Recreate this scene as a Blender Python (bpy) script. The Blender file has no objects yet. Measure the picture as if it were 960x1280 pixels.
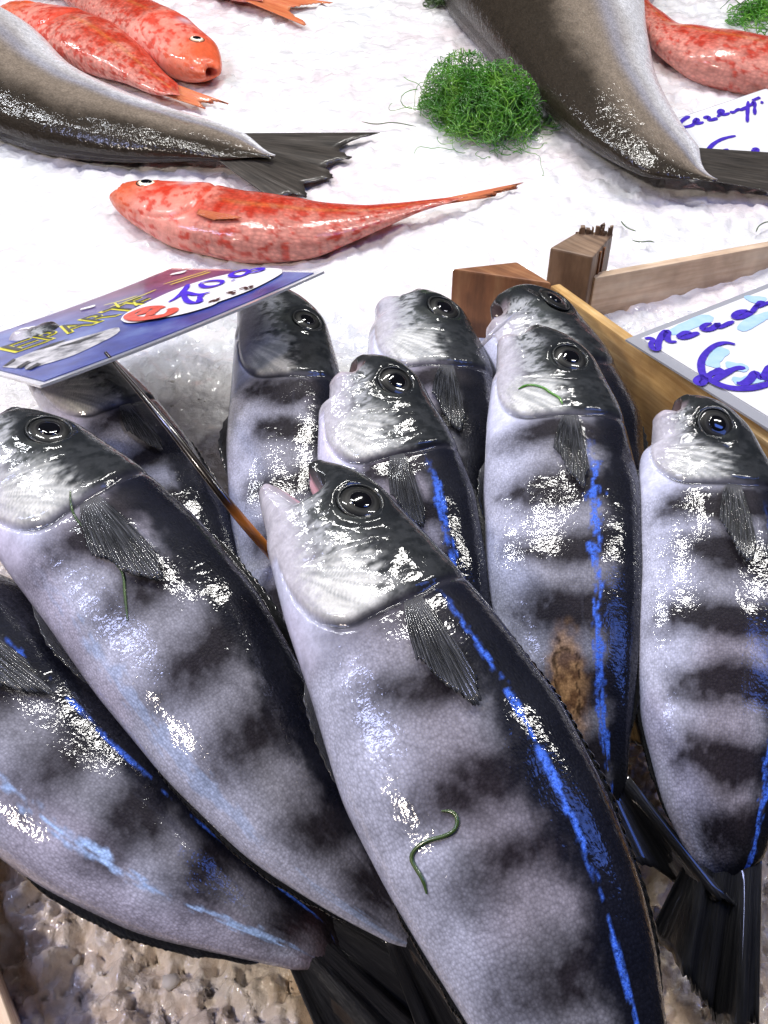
import bpy, bmesh, math, random
import numpy as np
from mathutils import Vector
from mathutils.bvhtree import BVHTree

# ------------------------------------------------------------------ camera, light, exposure
sc = bpy.context.scene
COL = sc.collection
FPX, PITCH, CAMH = 1108.5, math.radians(40.0), 0.30      # focal length in photo pixels, tilt, height above the ice
cam_d = bpy.data.cameras.new("camera")
cam_d.sensor_fit = 'VERTICAL'
cam_d.angle = 2 * math.atan(640 / FPX)
cam_d.clip_start, cam_d.clip_end = 0.01, 50
cam = bpy.data.objects.new("camera", cam_d)
cam.location = (0, 0, CAMH)
cam.rotation_euler = (math.pi / 2 - PITCH, 0, 0)
COL.objects.link(cam)
sc.camera = cam

wd = bpy.data.worlds.new("World")
sc.world = wd
wd.use_nodes = True
wd.node_tree.nodes["Background"].inputs[0].default_value = (0.80, 0.85, 1.0, 1)
wd.node_tree.nodes["Background"].inputs[1].default_value = 0.025


def lamp(loc, target, size, watts, col, sy=None):
    d = bpy.data.lights.new("market_lamp", 'AREA')
    d.shape = 'RECTANGLE' if sy else 'DISK'
    d.size = size
    if sy:
        d.size_y = sy
    d.energy = watts
    d.color = col
    o = bpy.data.objects.new("market_lamp", d)
    o.location = loc
    o.rotation_euler = (Vector(target) - Vector(loc)).to_track_quat('-Z', 'Y').to_euler()
    COL.objects.link(o)
    return o


lamp((0.80, 0.58, 1.10), (0.10, 0.50, 0), 0.025, 4.5, (1.0, 0.98, 0.94), 0.35)
lamp((0.22, 0.95, 1.15), (0.0, 0.70, 0), 0.03, 7.2, (1.0, 0.98, 0.94), 0.45)
lamp((-0.22, 0.72, 1.15), (0.0, 0.65, 0), 0.03, 5.0, (1.0, 0.98, 0.95), 0.30)
lamp((-0.88, 0.85, 1.05), (-0.05, 0.50, 0), 0.03, 6.5, (0.93, 0.95, 1.0), 0.45)
lamp((-0.75, 0.15, 0.95), (-0.05, 0.30, 0), 0.10, 4.2, (0.52, 0.58, 1.0), 0.40)
lamp((0.85, 0.18, 1.05), (0.10, 0.30, 0), 0.25, 2.6, (0.12, 0.25, 1.0), 0.55)      # unseen blue lamp added on the right to give the backs blue sheen
lamp((-0.60, -0.20, 0.75), (-0.14, 0.10, 0), 0.10, 5.0, (1.0, 0.88, 0.76))  # warm front lamp added to brighten the crate ice
sc.view_settings.view_transform = 'Standard'
sc.view_settings.look = 'None'
sc.view_settings.exposure = 0.0
sc.view_settings.gamma = 1.0
sc.cycles.max_bounces = 8
sc.cycles.transmission_bounces = 6

# ------------------------------------------------------------------ helpers
_f = np.array([0, math.cos(PITCH), -math.sin(PITCH)])
_u = np.array([0, math.sin(PITCH), math.cos(PITCH)])
_r = np.array([1.0, 0, 0])
EYE = np.array([0, 0, CAMH])
SL, SY = 0.2, 0.5                                        # the display bank rises behind the crate


def ray(px, py):
    return _f + _r * (px - 480) / FPX + _u * (640 - py) / FPX


def P(px, py, z):                                        # where the pixel's ray meets the level z
    d = ray(px, py)
    return EYE + d * ((z - CAMH) / d[2])


def PS(px, py, z):                                       # where it meets the sloping bank, z above it
    d = ray(px, py)
    t = (SL * (0 - SY) + z - CAMH) / (d[2] - SL * d[1])
    return EYE + d * t


def nrm(v):
    return v / np.maximum(np.linalg.norm(v, axis=-1, keepdims=True), 1e-12)


def sstep(a, b, x):
    t = np.clip((x - a) / (b - a), 0, 1)
    return t * t * (3 - 2 * t)


def mix(a, b, t):
    a = np.asarray(a, float); b = np.asarray(b, float)
    return a + (b - a) * t[..., None]


def _h(ix, iy, seed):
    n = (ix.astype(np.int64) * 374761393 + iy.astype(np.int64) * 668265263 + seed * 982451653) & 0x7fffffff
    n = ((n ^ (n >> 13)) * 1274126177) & 0x7fffffff
    n = (n ^ (n >> 16)) * 2246822519 & 0x7fffffff
    return (n & 0xffffff) / float(0xffffff)


def vn(x, y, seed=0):
    ix, iy = np.floor(x), np.floor(y)
    fx, fy = x - ix, y - iy
    fx = fx * fx * (3 - 2 * fx); fy = fy * fy * (3 - 2 * fy)
    a = _h(ix, iy, seed); b = _h(ix + 1, iy, seed); c = _h(ix, iy + 1, seed); d = _h(ix + 1, iy + 1, seed)
    return (a * (1 - fx) + b * fx) * (1 - fy) + (c * (1 - fx) + d * fx) * fy


def fbm(x, y, seed=0, o=4):
    r = 0; a = 0.5; t = 0
    for i in range(o):
        r = r + a * vn(x * 2 ** i, y * 2 ** i, seed + i * 17); t += a; a *= 0.55
    return r / t


def facets(x, y, cell, seed, tilt=0.6):                  # broken-ice facets: every cell a plane with its own tilt
    gx, gy = np.floor(x / cell), np.floor(y / cell)
    best = np.full(x.shape, 1e9); hh = np.zeros(x.shape); second = np.full(x.shape, 1e9)
    for i in (-1, 0, 1):
        for j in (-1, 0, 1):
            cx, cy = gx + i, gy + j
            px = (cx + _h(cx, cy, seed)) * cell; py = (cy + _h(cx, cy, seed + 1)) * cell
            dx, dy = x - px, y - py
            d = dx * dx + dy * dy
            val = ((_h(cx, cy, seed + 2) - .5) * 0.9 * cell + (_h(cx, cy, seed + 3) - .5) * 2 * tilt * dx
                   + (_h(cx, cy, seed + 4) - .5) * 2 * tilt * dy)
            m = d < best
            second = np.where(m, best, np.minimum(second, d))
            hh = np.where(m, val, hh); best = np.where(m, d, best)
    edge = (np.sqrt(second) - np.sqrt(best)) / cell
    return hh - 0.25 * cell * np.exp(-(edge / 0.10) ** 2)


def mesh_obj(name, V, F, mat, parent=None, smooth=True, col=None, uv=None, attrs=None):
    V = np.asarray(V, np.float64)
    base = np.array(parent.matrix_basis.translation) if parent is not None else np.zeros(3)
    if parent is not None and parent.parent is not None:
        base = base + np.array(parent.parent.matrix_basis.translation)
    me = bpy.data.meshes.new(name)
    if isinstance(F, np.ndarray) and F.ndim == 2:
        n, k = F.shape
        me.vertices.add(len(V)); me.vertices.foreach_set("co", (V - base).ravel())
        me.loops.add(n * k); me.loops.foreach_set("vertex_index", F.ravel().astype(np.int32))
        me.polygons.add(n); me.polygons.foreach_set("loop_start", np.arange(0, n * k, k, dtype=np.int32))
        me.update(calc_edges=True)
    else:
        me.from_pydata([tuple(v) for v in (V - base)], [], [tuple(f) for f in F]); me.update()
    if smooth:
        me.polygons.foreach_set("use_smooth", np.ones(len(me.polygons), bool))
    li = np.zeros(len(me.loops), np.int32); me.loops.foreach_get("vertex_index", li)
    if col is not None:
        a = me.color_attributes.new("Col", 'FLOAT_COLOR', 'POINT')
        c4 = np.ones((len(V), 4)); c4[:, :3] = col
        a.data.foreach_set("color", c4.ravel().astype(np.float32))
    if attrs:
        for k_, v_ in attrs.items():
            a = me.attributes.new(k_, 'FLOAT', 'POINT'); a.data.foreach_set("value", np.asarray(v_, np.float32))
    if uv is not None:
        l = me.uv_layers.new(name="UVMap"); l.data.foreach_set("uv", uv[li].ravel().astype(np.float32))
    me.materials.append(mat)
    o = bpy.data.objects.new(name, me)
    COL.objects.link(o)
    if parent is not None:
        o.parent = parent
    return o


def thing(name, label, cat, loc, group=None):
    o = bpy.data.objects.new(name, None)
    o.empty_display_size = 0.01
    o.location = tuple(loc)
    COL.objects.link(o)
    tag(o, label, cat, group)
    return o


def tag(o, label, cat, group=None, kind=None):
    o["label"] = label; o["category"] = cat
    if group: o["group"] = group
    if kind: o["kind"] = kind
    return o


def grid_faces(n, m, closed=False):
    i = np.arange(n - 1)[:, None]; j = np.arange(m if closed else m - 1)[None, :]
    j2 = (j + 1) % m
    a = i * m + j; b = i * m + j2; c = (i + 1) * m + j2; d = (i + 1) * m + j
    return np.stack([a, b, c, d], -1).reshape(-1, 4)


def tube(path, rad, sides=6):
    path = np.asarray(path, float); n = len(path)
    rad = np.broadcast_to(np.asarray(rad, float), (n,))
    T = nrm(np.gradient(path, axis=0))
    ref = np.array([0.13, 0.21, 0.97])
    A = nrm(np.cross(T, ref)); B = np.cross(T, A)
    th = np.linspace(0, 2 * math.pi, sides, endpoint=False)
    V = path[:, None] + rad[:, None, None] * (A[:, None] * np.cos(th)[None, :, None] + B[:, None] * np.sin(th)[None, :, None])
    return V.reshape(-1, 3), grid_faces(n, sides, True)


def smooth_line(pts, n):
    pts = np.asarray(pts, float)
    for _ in range(3):                                   # Chaikin corner cutting
        q = pts[:-1] * .75 + pts[1:] * .25; r = pts[:-1] * .25 + pts[1:] * .75
        pts = np.concatenate([pts[:1], np.stack([q, r], 1).reshape(-1, pts.shape[1]), pts[-1:]])
    s = np.concatenate([[0], np.cumsum(np.linalg.norm(np.diff(pts, axis=0), axis=1))])
    t = np.linspace(0, s[-1], n)
    return np.stack([np.interp(t, s, pts[:, k]) for k in range(pts.shape[1])], 1)


# ------------------------------------------------------------------ materials
class NT:
    def __init__(self, name):
        self.m = bpy.data.materials.new(name); self.m.use_nodes = True
        self.t = self.m.node_tree; self.n = self.t.nodes; self.l = self.t.links
        self.b = self.n["Principled BSDF"]

    def add(self, ty, **kw):
        nd = self.n.new(ty)
        for k, v in kw.items():
            if k.startswith("i_"):
                nd.inputs[k[2:].replace("_", " ")].default_value = v
            else:
                setattr(nd, k, v)
        return nd

    def link(self, a, b): self.l.new(a, b)

    def set(self, **kw):
        for k, v in kw.items():
            self.b.inputs[k.replace("_", " ")].default_value = v

    def noise(self, vec, scale, detail=3, rough=.5):
        nd = self.add('ShaderNodeTexNoise'); nd.inputs['Scale'].default_value = scale
        nd.inputs['Detail'].default_value = detail; nd.inputs['Roughness'].default_value = rough
        if vec is not None: self.link(vec, nd.inputs['Vector'])
        return nd

    def ramp(self, fac, stops):
        r = self.add('ShaderNodeValToRGB'); e = r.color_ramp.elements
        while len(e) < len(stops): e.new(0.5)
        for i, (p, c) in enumerate(stops):
            e[i].position = p; e[i].color = (*c, 1) if len(c) == 3 else c
        self.link(fac, r.inputs[0]); return r

    def math(self, op, a, b=None):
        nd = self.add('ShaderNodeMath', operation=op)
        for i, v in enumerate((a, b)):
            if v is None: continue
            if isinstance(v, (int, float)): nd.inputs[i].default_value = v
            else: self.link(v, nd.inputs[i])
        return nd.outputs[0]

    def mixc(self, fac, a, b, mode='MIX'):
        nd = self.add('ShaderNodeMix', data_type='RGBA', blend_type=mode)
        for s, v in (('Factor', fac), ('A', a), ('B', b)):
            sock = [q for q in nd.inputs if q.name == s and (q.type == 'RGBA' or s == 'Factor' and q.type == 'VALUE')][0]
            if isinstance(v, (int, float)): sock.default_value = v
            elif isinstance(v, tuple): sock.default_value = (*v, 1)
            else: self.link(v, sock)
        return [q for q in nd.outputs if q.type == 'RGBA'][0]

    def bump(self, height, strength, dist, prev=None):
        nd = self.add('ShaderNodeBump'); nd.inputs['Strength'].default_value = strength
        nd.inputs['Distance'].default_value = dist
        self.link(height, nd.inputs['Height'])
        if prev is not None: self.link(prev, nd.inputs['Normal'])
        return nd.outputs[0]


def skin_material(name, cell, scale_amt, rough, coat, metallic, spark=1.0, speck=0.5):  # wet fish skin
    k = NT(name)
    at = k.add('ShaderNodeAttribute', attribute_name="Col")
    sa = k.add('ShaderNodeAttribute', attribute_name="Scl")
    uv = k.add('ShaderNodeUVMap', uv_map="UVMap")
    mp = k.add('ShaderNodeMapping'); mp.inputs['Scale'].default_value = (1.0, 1.25, 1)
    k.link(uv.outputs[0], mp.inputs[0])
    vo = k.add('ShaderNodeTexVoronoi'); vo.inputs['Scale'].default_value = 1 / cell
    vo.inputs['Randomness'].default_value = 0.75
    k.link(mp.outputs[0], vo.inputs['Vector'])
    n1 = k.noise(uv.outputs[0], 700, 4, .6)
    n2 = k.noise(uv.outputs[0], 160, 3, .55)
    n3 = k.noise(uv.outputs[0], 2300, 2, .5)
    # colour: pigment broken up by scales and fine speckle
    sc_dark = k.math('MULTIPLY', vo.outputs['Distance'], sa.outputs['Fac'])
    f1 = k.math('MULTIPLY_ADD', n1.outputs['Fac'], speck * 1.6); k.n[-1].inputs[2].default_value = 1 - speck * .8
    f2 = k.math('MULTIPLY_ADD', n2.outputs['Fac'], 0.7); k.n[-1].inputs[2].default_value = 0.65
    f3 = k.math('MULTIPLY_ADD', sc_dark, -0.55); k.n[-1].inputs[2].default_value = 1.15
    f = k.math('MULTIPLY', k.math('MULTIPLY', f1, f2), f3)
    cmb = k.add('ShaderNodeCombineColor')
    for i in range(3): k.link(f, cmb.inputs[i])
    c = k.mixc(1.0, at.outputs['Color'], cmb.outputs[0], 'MULTIPLY')
    bat = k.add('ShaderNodeAttribute', attribute_name="Blu")  # mask of the blue glints painted into the skin colour
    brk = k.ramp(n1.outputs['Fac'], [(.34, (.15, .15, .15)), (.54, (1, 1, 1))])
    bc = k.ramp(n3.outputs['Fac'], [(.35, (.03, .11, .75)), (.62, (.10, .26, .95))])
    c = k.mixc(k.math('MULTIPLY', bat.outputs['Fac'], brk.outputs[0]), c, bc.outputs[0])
    k.link(c, k.b.inputs['Base Color'])
    hs = k.math('MULTIPLY', vo.outputs['Distance'], k.math('MULTIPLY', sa.outputs['Fac'], -1.0))
    b1 = k.bump(hs, scale_amt, cell * .35)
    b2 = k.bump(n1.outputs['Fac'], 0.12 * spark, 0.0010, b1)
    k.link(b2, k.b.inputs['Normal'])
    b3 = k.bump(hs, scale_amt * .22, cell * .35)
    b4 = k.bump(n2.outputs['Fac'], 0.20 * spark, 0.0018, b3)
    b5 = k.bump(n1.outputs['Fac'], 0.055 * spark, 0.0006, b4)
    k.link(b5, k.b.inputs['Coat Normal'])
    # the film of water lies in broken patches
    wet = k.ramp(n1.outputs['Fac'], [(.36, (.30, .30, .30)), (.56, (1, 1, 1))])
    k.link(k.math('MULTIPLY', wet.outputs[0], coat), k.b.inputs['Coat Weight'])
    rr = k.math('MULTIPLY_ADD', n2.outputs['Fac'], 0.25); k.n[-1].inputs[2].default_value = rough - .12
    k.link(rr, k.b.inputs['Roughness'])
    k.set(Metallic=metallic, Coat_Roughness=0.07, IOR=1.35, Specular_IOR_Level=.12)
    return k.m


def plain(name, col, rough=.5, **kw):
    k = NT(name); k.set(Base_Color=(*col, 1), Roughness=rough, **kw)
    return k.m


def noisy(name, stops, scale, rough=.5, bump=.2, dist=.001, detail=5, stretch=None, coat=0.0, **kw):
    k = NT(name)
    tc = k.add('ShaderNodeTexCoord'); v = tc.outputs['Object']
    if stretch:
        mp = k.add('ShaderNodeMapping'); mp.inputs['Scale'].default_value = stretch
        k.link(v, mp.inputs[0]); v = mp.outputs[0]
    n = k.noise(v, scale, detail, .6)
    r = k.ramp(n.outputs['Fac'], stops)
    k.link(r.outputs[0], k.b.inputs['Base Color'])
    k.link(k.bump(n.outputs['Fac'], bump, dist), k.b.inputs['Normal'])
    k.set(Roughness=rough, Coat_Weight=coat, Coat_Roughness=.1, **kw)
    return k.m


M_GREY = skin_material("banded_fish_skin", 0.00105, 0.42, 0.46, 1.0, 0.0)
M_RED = skin_material("red_mullet_skin", 0.0036, 0.35, 0.48, 0.7, 0.0, .8, .3)
M_HAKE = skin_material("hake_skin", 0.0020, 0.6, 0.48, 1.0, 0.0, 3.0, .4)


def fin_material(name, stops, trans=0.25, root=0.0, coat=.45, bmp=.35):
    k = NT(name)
    uv = k.add('ShaderNodeUVMap', uv_map="UVMap")
    mp = k.add('ShaderNodeMapping'); mp.inputs['Scale'].default_value = (2.5, 34, 1)
    k.link(uv.outputs[0], mp.inputs[0])
    n = k.noise(mp.outputs[0], 1.0, 4, .6)
    r = k.ramp(n.outputs['Fac'], stops)
    sp = k.add('ShaderNodeSeparateXYZ'); k.link(uv.outputs[0], sp.inputs[0])
    rt = k.ramp(sp.outputs['X'], [(.06, (root, root, root)), (.24, (0, 0, 0))])
    k.link(k.mixc(rt.outputs[0], r.outputs[0], (.42, .42, .43)), k.b.inputs['Base Color'])
    k.link(k.bump(n.outputs['Fac'], bmp, .0010), k.b.inputs['Normal'])
    k.set(Roughness=.38, Coat_Weight=coat, Coat_Roughness=.09, Specular_IOR_Level=.25, Alpha=1 - trans)
    return k.m


M_FIN = fin_material("dark_fin", [(.38, (.004, .005, .007)), (.50, (.020, .022, .027)), (.62, (.11, .115, .13))], .25, .3, .6, .8)
M_FINB = fin_material("black_fin", [(.3, (.006, .006, .008)), (.6, (.02, .02, .022)), (.85, (.07, .065, .06))], .0, .0, 1.0, .9)
M_FINH = fin_material("hake_fin", [(.3, (.02, .018, .016)), (.6, (.07, .06, .05)), (.85, (.2, .18, .16))], .05)
M_FINR = fin_material("red_fin", [(.3, (.62, .12, .05)), (.6, (.75, .25, .10)), (.85, (.85, .5, .3))], .15)

# eyes: rings painted by radius (attribute Col), clear wet coat
ke = NT("fish_eye")
_a = ke.add('ShaderNodeAttribute', attribute_name="Col"); ke.link(_a.outputs['Color'], ke.b.inputs['Base Color'])
ke.set(Roughness=.4, Coat_Weight=.7, Coat_Roughness=.03, Specular_IOR_Level=.2)
M_EYE = ke.m
M_PUPIL = plain("pupil", (.004, .004, .006), .08, Coat_Weight=1.0, Coat_Roughness=.01)
M_RIM = plain("eye_rim", (.010, .012, .013), .4, Coat_Weight=.3, Coat_Roughness=.05)


def ice_material(name, warm):
    k = NT(name)
    tc = k.add('ShaderNodeTexCoord'); v = tc.outputs['Object']
    n = k.noise(v, 60, 5, .6); n2 = k.noise(v, 420, 4, .65); n3 = k.noise(v, 14, 3, .5)
    if warm:
        r = k.ramp(n.outputs['Fac'], [(.3, (.60, .49, .40)), (.5, (.79, .70, .61)), (.72, (.94, .89, .84))])
        r3 = k.ramp(n3.outputs['Fac'], [(.40, (1, 1, 1)), (.66, (1.0, .84, .60))])
        sep = k.add('ShaderNodeSeparateXYZ'); k.link(v, sep.inputs[0])
        yy = k.math('MULTIPLY_ADD', sep.outputs['Y'], 5.5); k.n[-1].inputs[2].default_value = -1.75
        k.n[-1].use_clamp = True
        cw = k.mixc(1.0, r.outputs[0], r3.outputs[0], 'MULTIPLY')
        rg = k.ramp(n.outputs['Fac'], [(.3, (.66, .66, .68)), (.7, (.90, .90, .92))])
        c = k.mixc(yy, cw, rg.outputs[0])
        k.set(Specular_IOR_Level=.6)
    else:
        r = k.ramp(n.outputs['Fac'], [(.25, (.66, .67, .68)), (.6, (.92, .92, .92))])
        r3 = k.ramp(n3.outputs['Fac'], [(.38, (1, 1, 1)), (.70, (.97, .86, .87))])  # red reflected from the mullets, put into the ice colour as pinkish patches
        c = k.mixc(1.0, r.outputs[0], r3.outputs[0], 'MULTIPLY')
    k.link(c, k.b.inputs['Base Color'])
    k.link(k.bump(n2.outputs['Fac'], .55 if warm else .35, .002), k.b.inputs['Normal'])
    k.set(Roughness=.22, Coat_Weight=1.0 if warm else .5, Coat_Roughness=.06)
    return k.m


M_ICE = ice_material("crushed_ice", False)
M_ICEW = ice_material("melting_crate_ice", True)
kc = NT("clear_ice"); kc.set(Base_Color=(.95, .91, .86, 1), Roughness=.08, Transmission_Weight=.35, IOR=1.31)
_n = kc.noise(None, 300, 3); kc.link(kc.bump(_n.outputs['Fac'], .3, .001), kc.b.inputs['Normal'])
M_CHUNK = kc.m


def wood_material(name, dark, mid, light):
    k = NT(name)
    tc = k.add('ShaderNodeTexCoord')
    uv = k.add('ShaderNodeUVMap', uv_map="UVMap")
    mp = k.add('ShaderNodeMapping'); mp.inputs['Scale'].default_value = (14, 190, 1)
    k.link(uv.outputs[0], mp.inputs[0])
    n = k.noise(mp.outputs[0], 1.0, 6, .6)
    nb = k.noise(tc.outputs['Object'], 45, 3, .5)
    nf = k.noise(tc.outputs['Object'], 900, 3, .6)
    r = k.ramp(n.outputs['Fac'], [(.28, dark), (.5, mid), (.72, light)])
    rb = k.ramp(nb.outputs['Fac'], [(.3, (.62, .58, .55)), (.65, (1, 1, 1))])
    k.link(k.mixc(1.0, r.outputs[0], rb.outputs[0], 'MULTIPLY'), k.b.inputs['Base Color'])
    b = k.bump(n.outputs['Fac'], .35, .0015); b = k.bump(nf.outputs['Fac'], .25, .0005, b)
    k.link(b, k.b.inputs['Normal'])
    k.set(Roughness=.55, Coat_Weight=.12, Coat_Roughness=.25)
    return k.m


M_WOOD = wood_material("orange_crate_wood", (.48, .25, .07), (.70, .43, .15), (.84, .60, .28))
M_WOODP = wood_material("pale_crate_wood", (.62, .42, .28), (.80, .60, .42), (.90, .74, .56))
M_WOODR = wood_material("red_brown_post_wood", (.15, .055, .02), (.32, .13, .05), (.48, .25, .11))
M_WOODT = wood_material("rough_sawn_end_grain", (.09, .05, .03), (.24, .15, .09), (.40, .27, .17))


# ------------------------------------------------------------------ the fish builder
class Fish:
    pass


WU = np.linspace(0, 1, 1001)


def smooth1(a, sig):
    k = int(max(2, sig * 1000)); x = np.arange(-3 * k, 3 * k + 1); g = np.exp(-.5 * (x / k) ** 2); g /= g.sum()
    n = 3 * k
    pre = 2 * a[0] - a[n:0:-1]; post = 2 * a[-1] - a[-2:-n - 2:-1]
    return np.convolve(np.concatenate([pre, a, post]), g, 'valid')


def make_frames(st, proj, roll=0.0, thick=1.0, head_w=(0.11, 0.24), sig=.02, tr=None, gs=1.19):
    st = np.asarray(st, float)
    z = st[:, 4]
    C = np.array([proj((s[0] + s[2]) / 2, (s[1] + s[3]) / 2, s[4]) for s in st])
    Vp = np.array([proj(s[0], s[1], s[4]) for s in st]); Dp = np.array([proj(s[2], s[3], s[4]) for s in st])
    dv = Dp - Vp
    L = np.concatenate([[0], np.cumsum(np.linalg.norm(np.diff(C, axis=0), axis=1))])
    w = np.zeros(len(st)); w[1], w[2] = head_w
    w[2:] = head_w[1] + (1 - head_w[1]) * (L[2:] - L[2]) / (L[-1] - L[2])
    F = Fish()
    c = np.stack([smooth1(np.interp(WU, w, C[:, k]), sig) for k in range(3)], 1)
    d = np.stack([smooth1(np.interp(WU, w, dv[:, k]), sig) for k in range(3)], 1)
    T = nrm(np.stack([smooth1(q, .03) for q in np.gradient(c, axis=0).T], 1))
    T = nrm(T)
    d = d - (d * T).sum(1, keepdims=True) * T
    h = np.linalg.norm(d, axis=1) / 2
    h0, h1 = h[0], h[int(head_w[0] * 1000)]
    m = WU < head_w[0]
    h[m] = h0 + (h1 - h0) * (WU[m] / head_w[0]) ** 0.62
    hfull = h.copy(); h = h * (1 - .85 * sstep(.93, 1.0, WU))
    D = nrm(d); N = np.cross(T, D)
    if N[:, 2].mean() < 0: N = -N
    cr, sr = math.cos(roll), math.sin(roll)
    D, N = D * cr + N * sr, N * cr - D * sr
    if tr is None: tr = ([0, .05, .12, .24, .4, .6, .8, .92, 1], [.62, .60, .56, .55, .56, .53, .46, .34, .05])
    F.c, F.D, F.N, F.T, F.h = c, D, N, T, h
    F.t = h * smooth1(np.interp(WU, *tr), .02) * thick
    F.arc = np.concatenate([[0], np.cumsum(np.linalg.norm(np.diff(c, axis=0), axis=1))])
    F.hfull = hfull
    F.Dg = 2 * h[int(head_w[1] * 1000)]
    F.hw = head_w; F.g = head_w[1] * gs
    F.proj = proj
    return F


def at(F, name, w):
    a = getattr(F, name); i = np.clip(np.asarray(w, float), 0, 1) * 1000
    if a.ndim == 1: return np.interp(i, np.arange(1001), a)
    return np.stack([np.interp(i, np.arange(1001), a[:, k]) for k in range(a.shape[1])], -1)


QE = 0.82


def surf(F, w, s, lift=0.0):                             # a point on the upper flank and its outward normal
    w = np.asarray(w, float); s = np.clip(np.asarray(s, float), -1, 1)
    h = at(F, 'h', w); t = at(F, 't', w); q = np.sqrt(np.maximum(1 - s * s, 1e-4))
    D = at(F, 'D', w); N = at(F, 'N', w)
    n = nrm(D * (s / np.maximum(h, 1e-5))[..., None] + N * (q / np.maximum(t, 1e-5))[..., None])
    p = at(F, 'c', w) + D * (h * s)[..., None] + N * (t * q ** QE)[..., None]
    return p + n * np.asarray(lift)[..., None], n


def gill_edge(s, g):
    e = np.where(s < -.3, .5 * g + .5 * g * np.sqrt(np.maximum(1 - ((s + .3) / .6) ** 2, 0)), g - .03 * np.maximum(s - .4, 0))
    return e


def body(F, name, mat, colour, parent, mouth=0.0, seed=0, nhead=150, nbody=190, k1=100, k2=36, eye=(.118, .44, .155), open_mouth=False, jaw=.09):
    g = F.g
    w = np.concatenate([np.linspace(0, 1, nhead, endpoint=False) ** 1.15 * (g * 1.15), np.linspace(g * 1.15, 1, nbody)])
    th = np.concatenate([np.linspace(0, math.pi, k1, endpoint=False), np.linspace(math.pi, 2 * math.pi, k2, endpoint=False)])
    W, TH = np.meshgrid(w, th, indexing='ij')
    s = np.cos(TH); sd = np.sin(TH); side = np.sign(sd) * np.abs(sd) ** QE
    h = at(F, 'h', W); t = at(F, 't', W); D = at(F, 'D', W); N = at(F, 'N', W); T = at(F, 'T', W)
    Dg = F.Dg
    up = np.sign(sd) * np.abs(sd) ** .3
    # relief of the head: gill cover, crease, cheek plate, jaw, orbit
    ge = gill_edge(s, g)
    disp = .015 * Dg * (1 - sstep(-.014, .003, W - ge)) * sstep(.0, .10, W) - .020 * Dg * np.exp(-((W - ge - .005) / .007) ** 2)
    pe = g * .67 + .02 * s
    disp += -.007 * Dg * np.exp(-((W - pe) / .004) ** 2) * sstep(-.75, -.5, s) * (1 - sstep(.2, .4, s))
    jl = -.30 - .9 * W
    disp += -.010 * Dg * np.exp(-((s - jl) / .05) ** 2) * (1 - sstep(.10, .14, W))
    arcw = at(F, 'arc', W)
    ex = arcw - at(F, 'arc', eye[0]); ey = h * s - at(F, 'h', eye[0]) * eye[1]
    er = np.sqrt(ex ** 2 + ey ** 2) / (eye[2] * Dg)
    disp += np.where(er < 1.6, .008 * Dg * np.exp(-((er - 1.15) / .2) ** 2) - .03 * Dg * (1 - sstep(.6, 1.05, er)), 0)
    disp += .008 * Dg * (fbm(W * 40, s * 5, seed, 3) - .5) * (1 - sstep(g, g * 1.2, W))
    disp += .010 * Dg * (fbm(W * 14, s * 2.5, seed + 5, 2) - .5) * sstep(g, g * 1.2, W)
    pos = at(F, 'c', W) + D * (h * s)[..., None] + N * (t * side + disp * up)[..., None]
    # mouth: the lips are drawn back at the sides so that the jaws stand apart
    fall = np.exp(-(W / (.045 if open_mouth else .022)) ** 2)
    notch = mouth * Dg * (np.exp(-((s + .12) / .40) ** 2) if open_mouth else np.maximum(1 - np.abs(s + .1) ** 1.4, 0)) * fall
    notch = notch - jaw * Dg * np.exp(-((s + .8) / .35) ** 2) * fall
    lip = .012 * Dg * np.exp(-((W - .006) / .006) ** 2)
    pos = pos + T * notch[..., None] + (N * (side * lip)[..., None] + D * (s * lip)[..., None])
    n, m = W.shape
    # mouth cavity
    rings = []; ringc = []
    for kk, (sc_, back) in enumerate([(.80, .015), (.62, .08), (.35, .16), (.02, .20)]):
        c0 = pos[0].mean(0)
        rings.append(c0 + (pos[0] - c0) * sc_ + T[0] * (back * Dg))
    end = pos[-1].mean(0)
    cap = end + (pos[-1] - end) * .02
    V = np.concatenate([np.stack(rings[::-1]), pos, cap[None]]).reshape(-1, 3)
    Fq = grid_faces(n + 5, m, True)
    col = colour(W, s, sd, er, ge, seed, F)
    pink = np.broadcast_to(np.array([.52, .30, .34] if open_mouth else [.10, .07, .07] if jaw else [.34, .05, .03]), (4, m, 3))
    Cc = np.concatenate([pink, col, col[-1:]]).reshape(-1, 3)
    scl = sstep(g, g * 1.15, W) * sstep(0, .012, W - ge)
    scl = np.concatenate([np.zeros((4, m)), scl, scl[-1:]]).ravel()
    per = np.cumsum(np.concatenate([np.zeros((n, 1)), np.linalg.norm(np.diff(pos, axis=1), axis=2)], 1), 1)
    per = per - per[:, k1 // 2:k1 // 2 + 1]
    uv = np.stack([arcw + seed * .37, per + seed * .11], -1)
    uv = np.concatenate([np.repeat(uv[:1], 4, 0), uv, uv[-1:]]).reshape(-1, 2)
    # orientation
    a, b, c_ = V[Fq[n * m // 2 + 10][:3]]
    nn = np.cross(b - a, c_ - a)
    if np.dot(nn, (a - at(F, 'c', .5))) < 0: Fq = Fq[:, ::-1].copy()
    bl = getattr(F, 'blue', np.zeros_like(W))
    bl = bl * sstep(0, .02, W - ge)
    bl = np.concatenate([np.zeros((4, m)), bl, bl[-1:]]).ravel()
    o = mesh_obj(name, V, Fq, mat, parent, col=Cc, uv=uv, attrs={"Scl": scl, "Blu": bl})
    F.V, F.Fq = V, Fq
    return o


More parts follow.
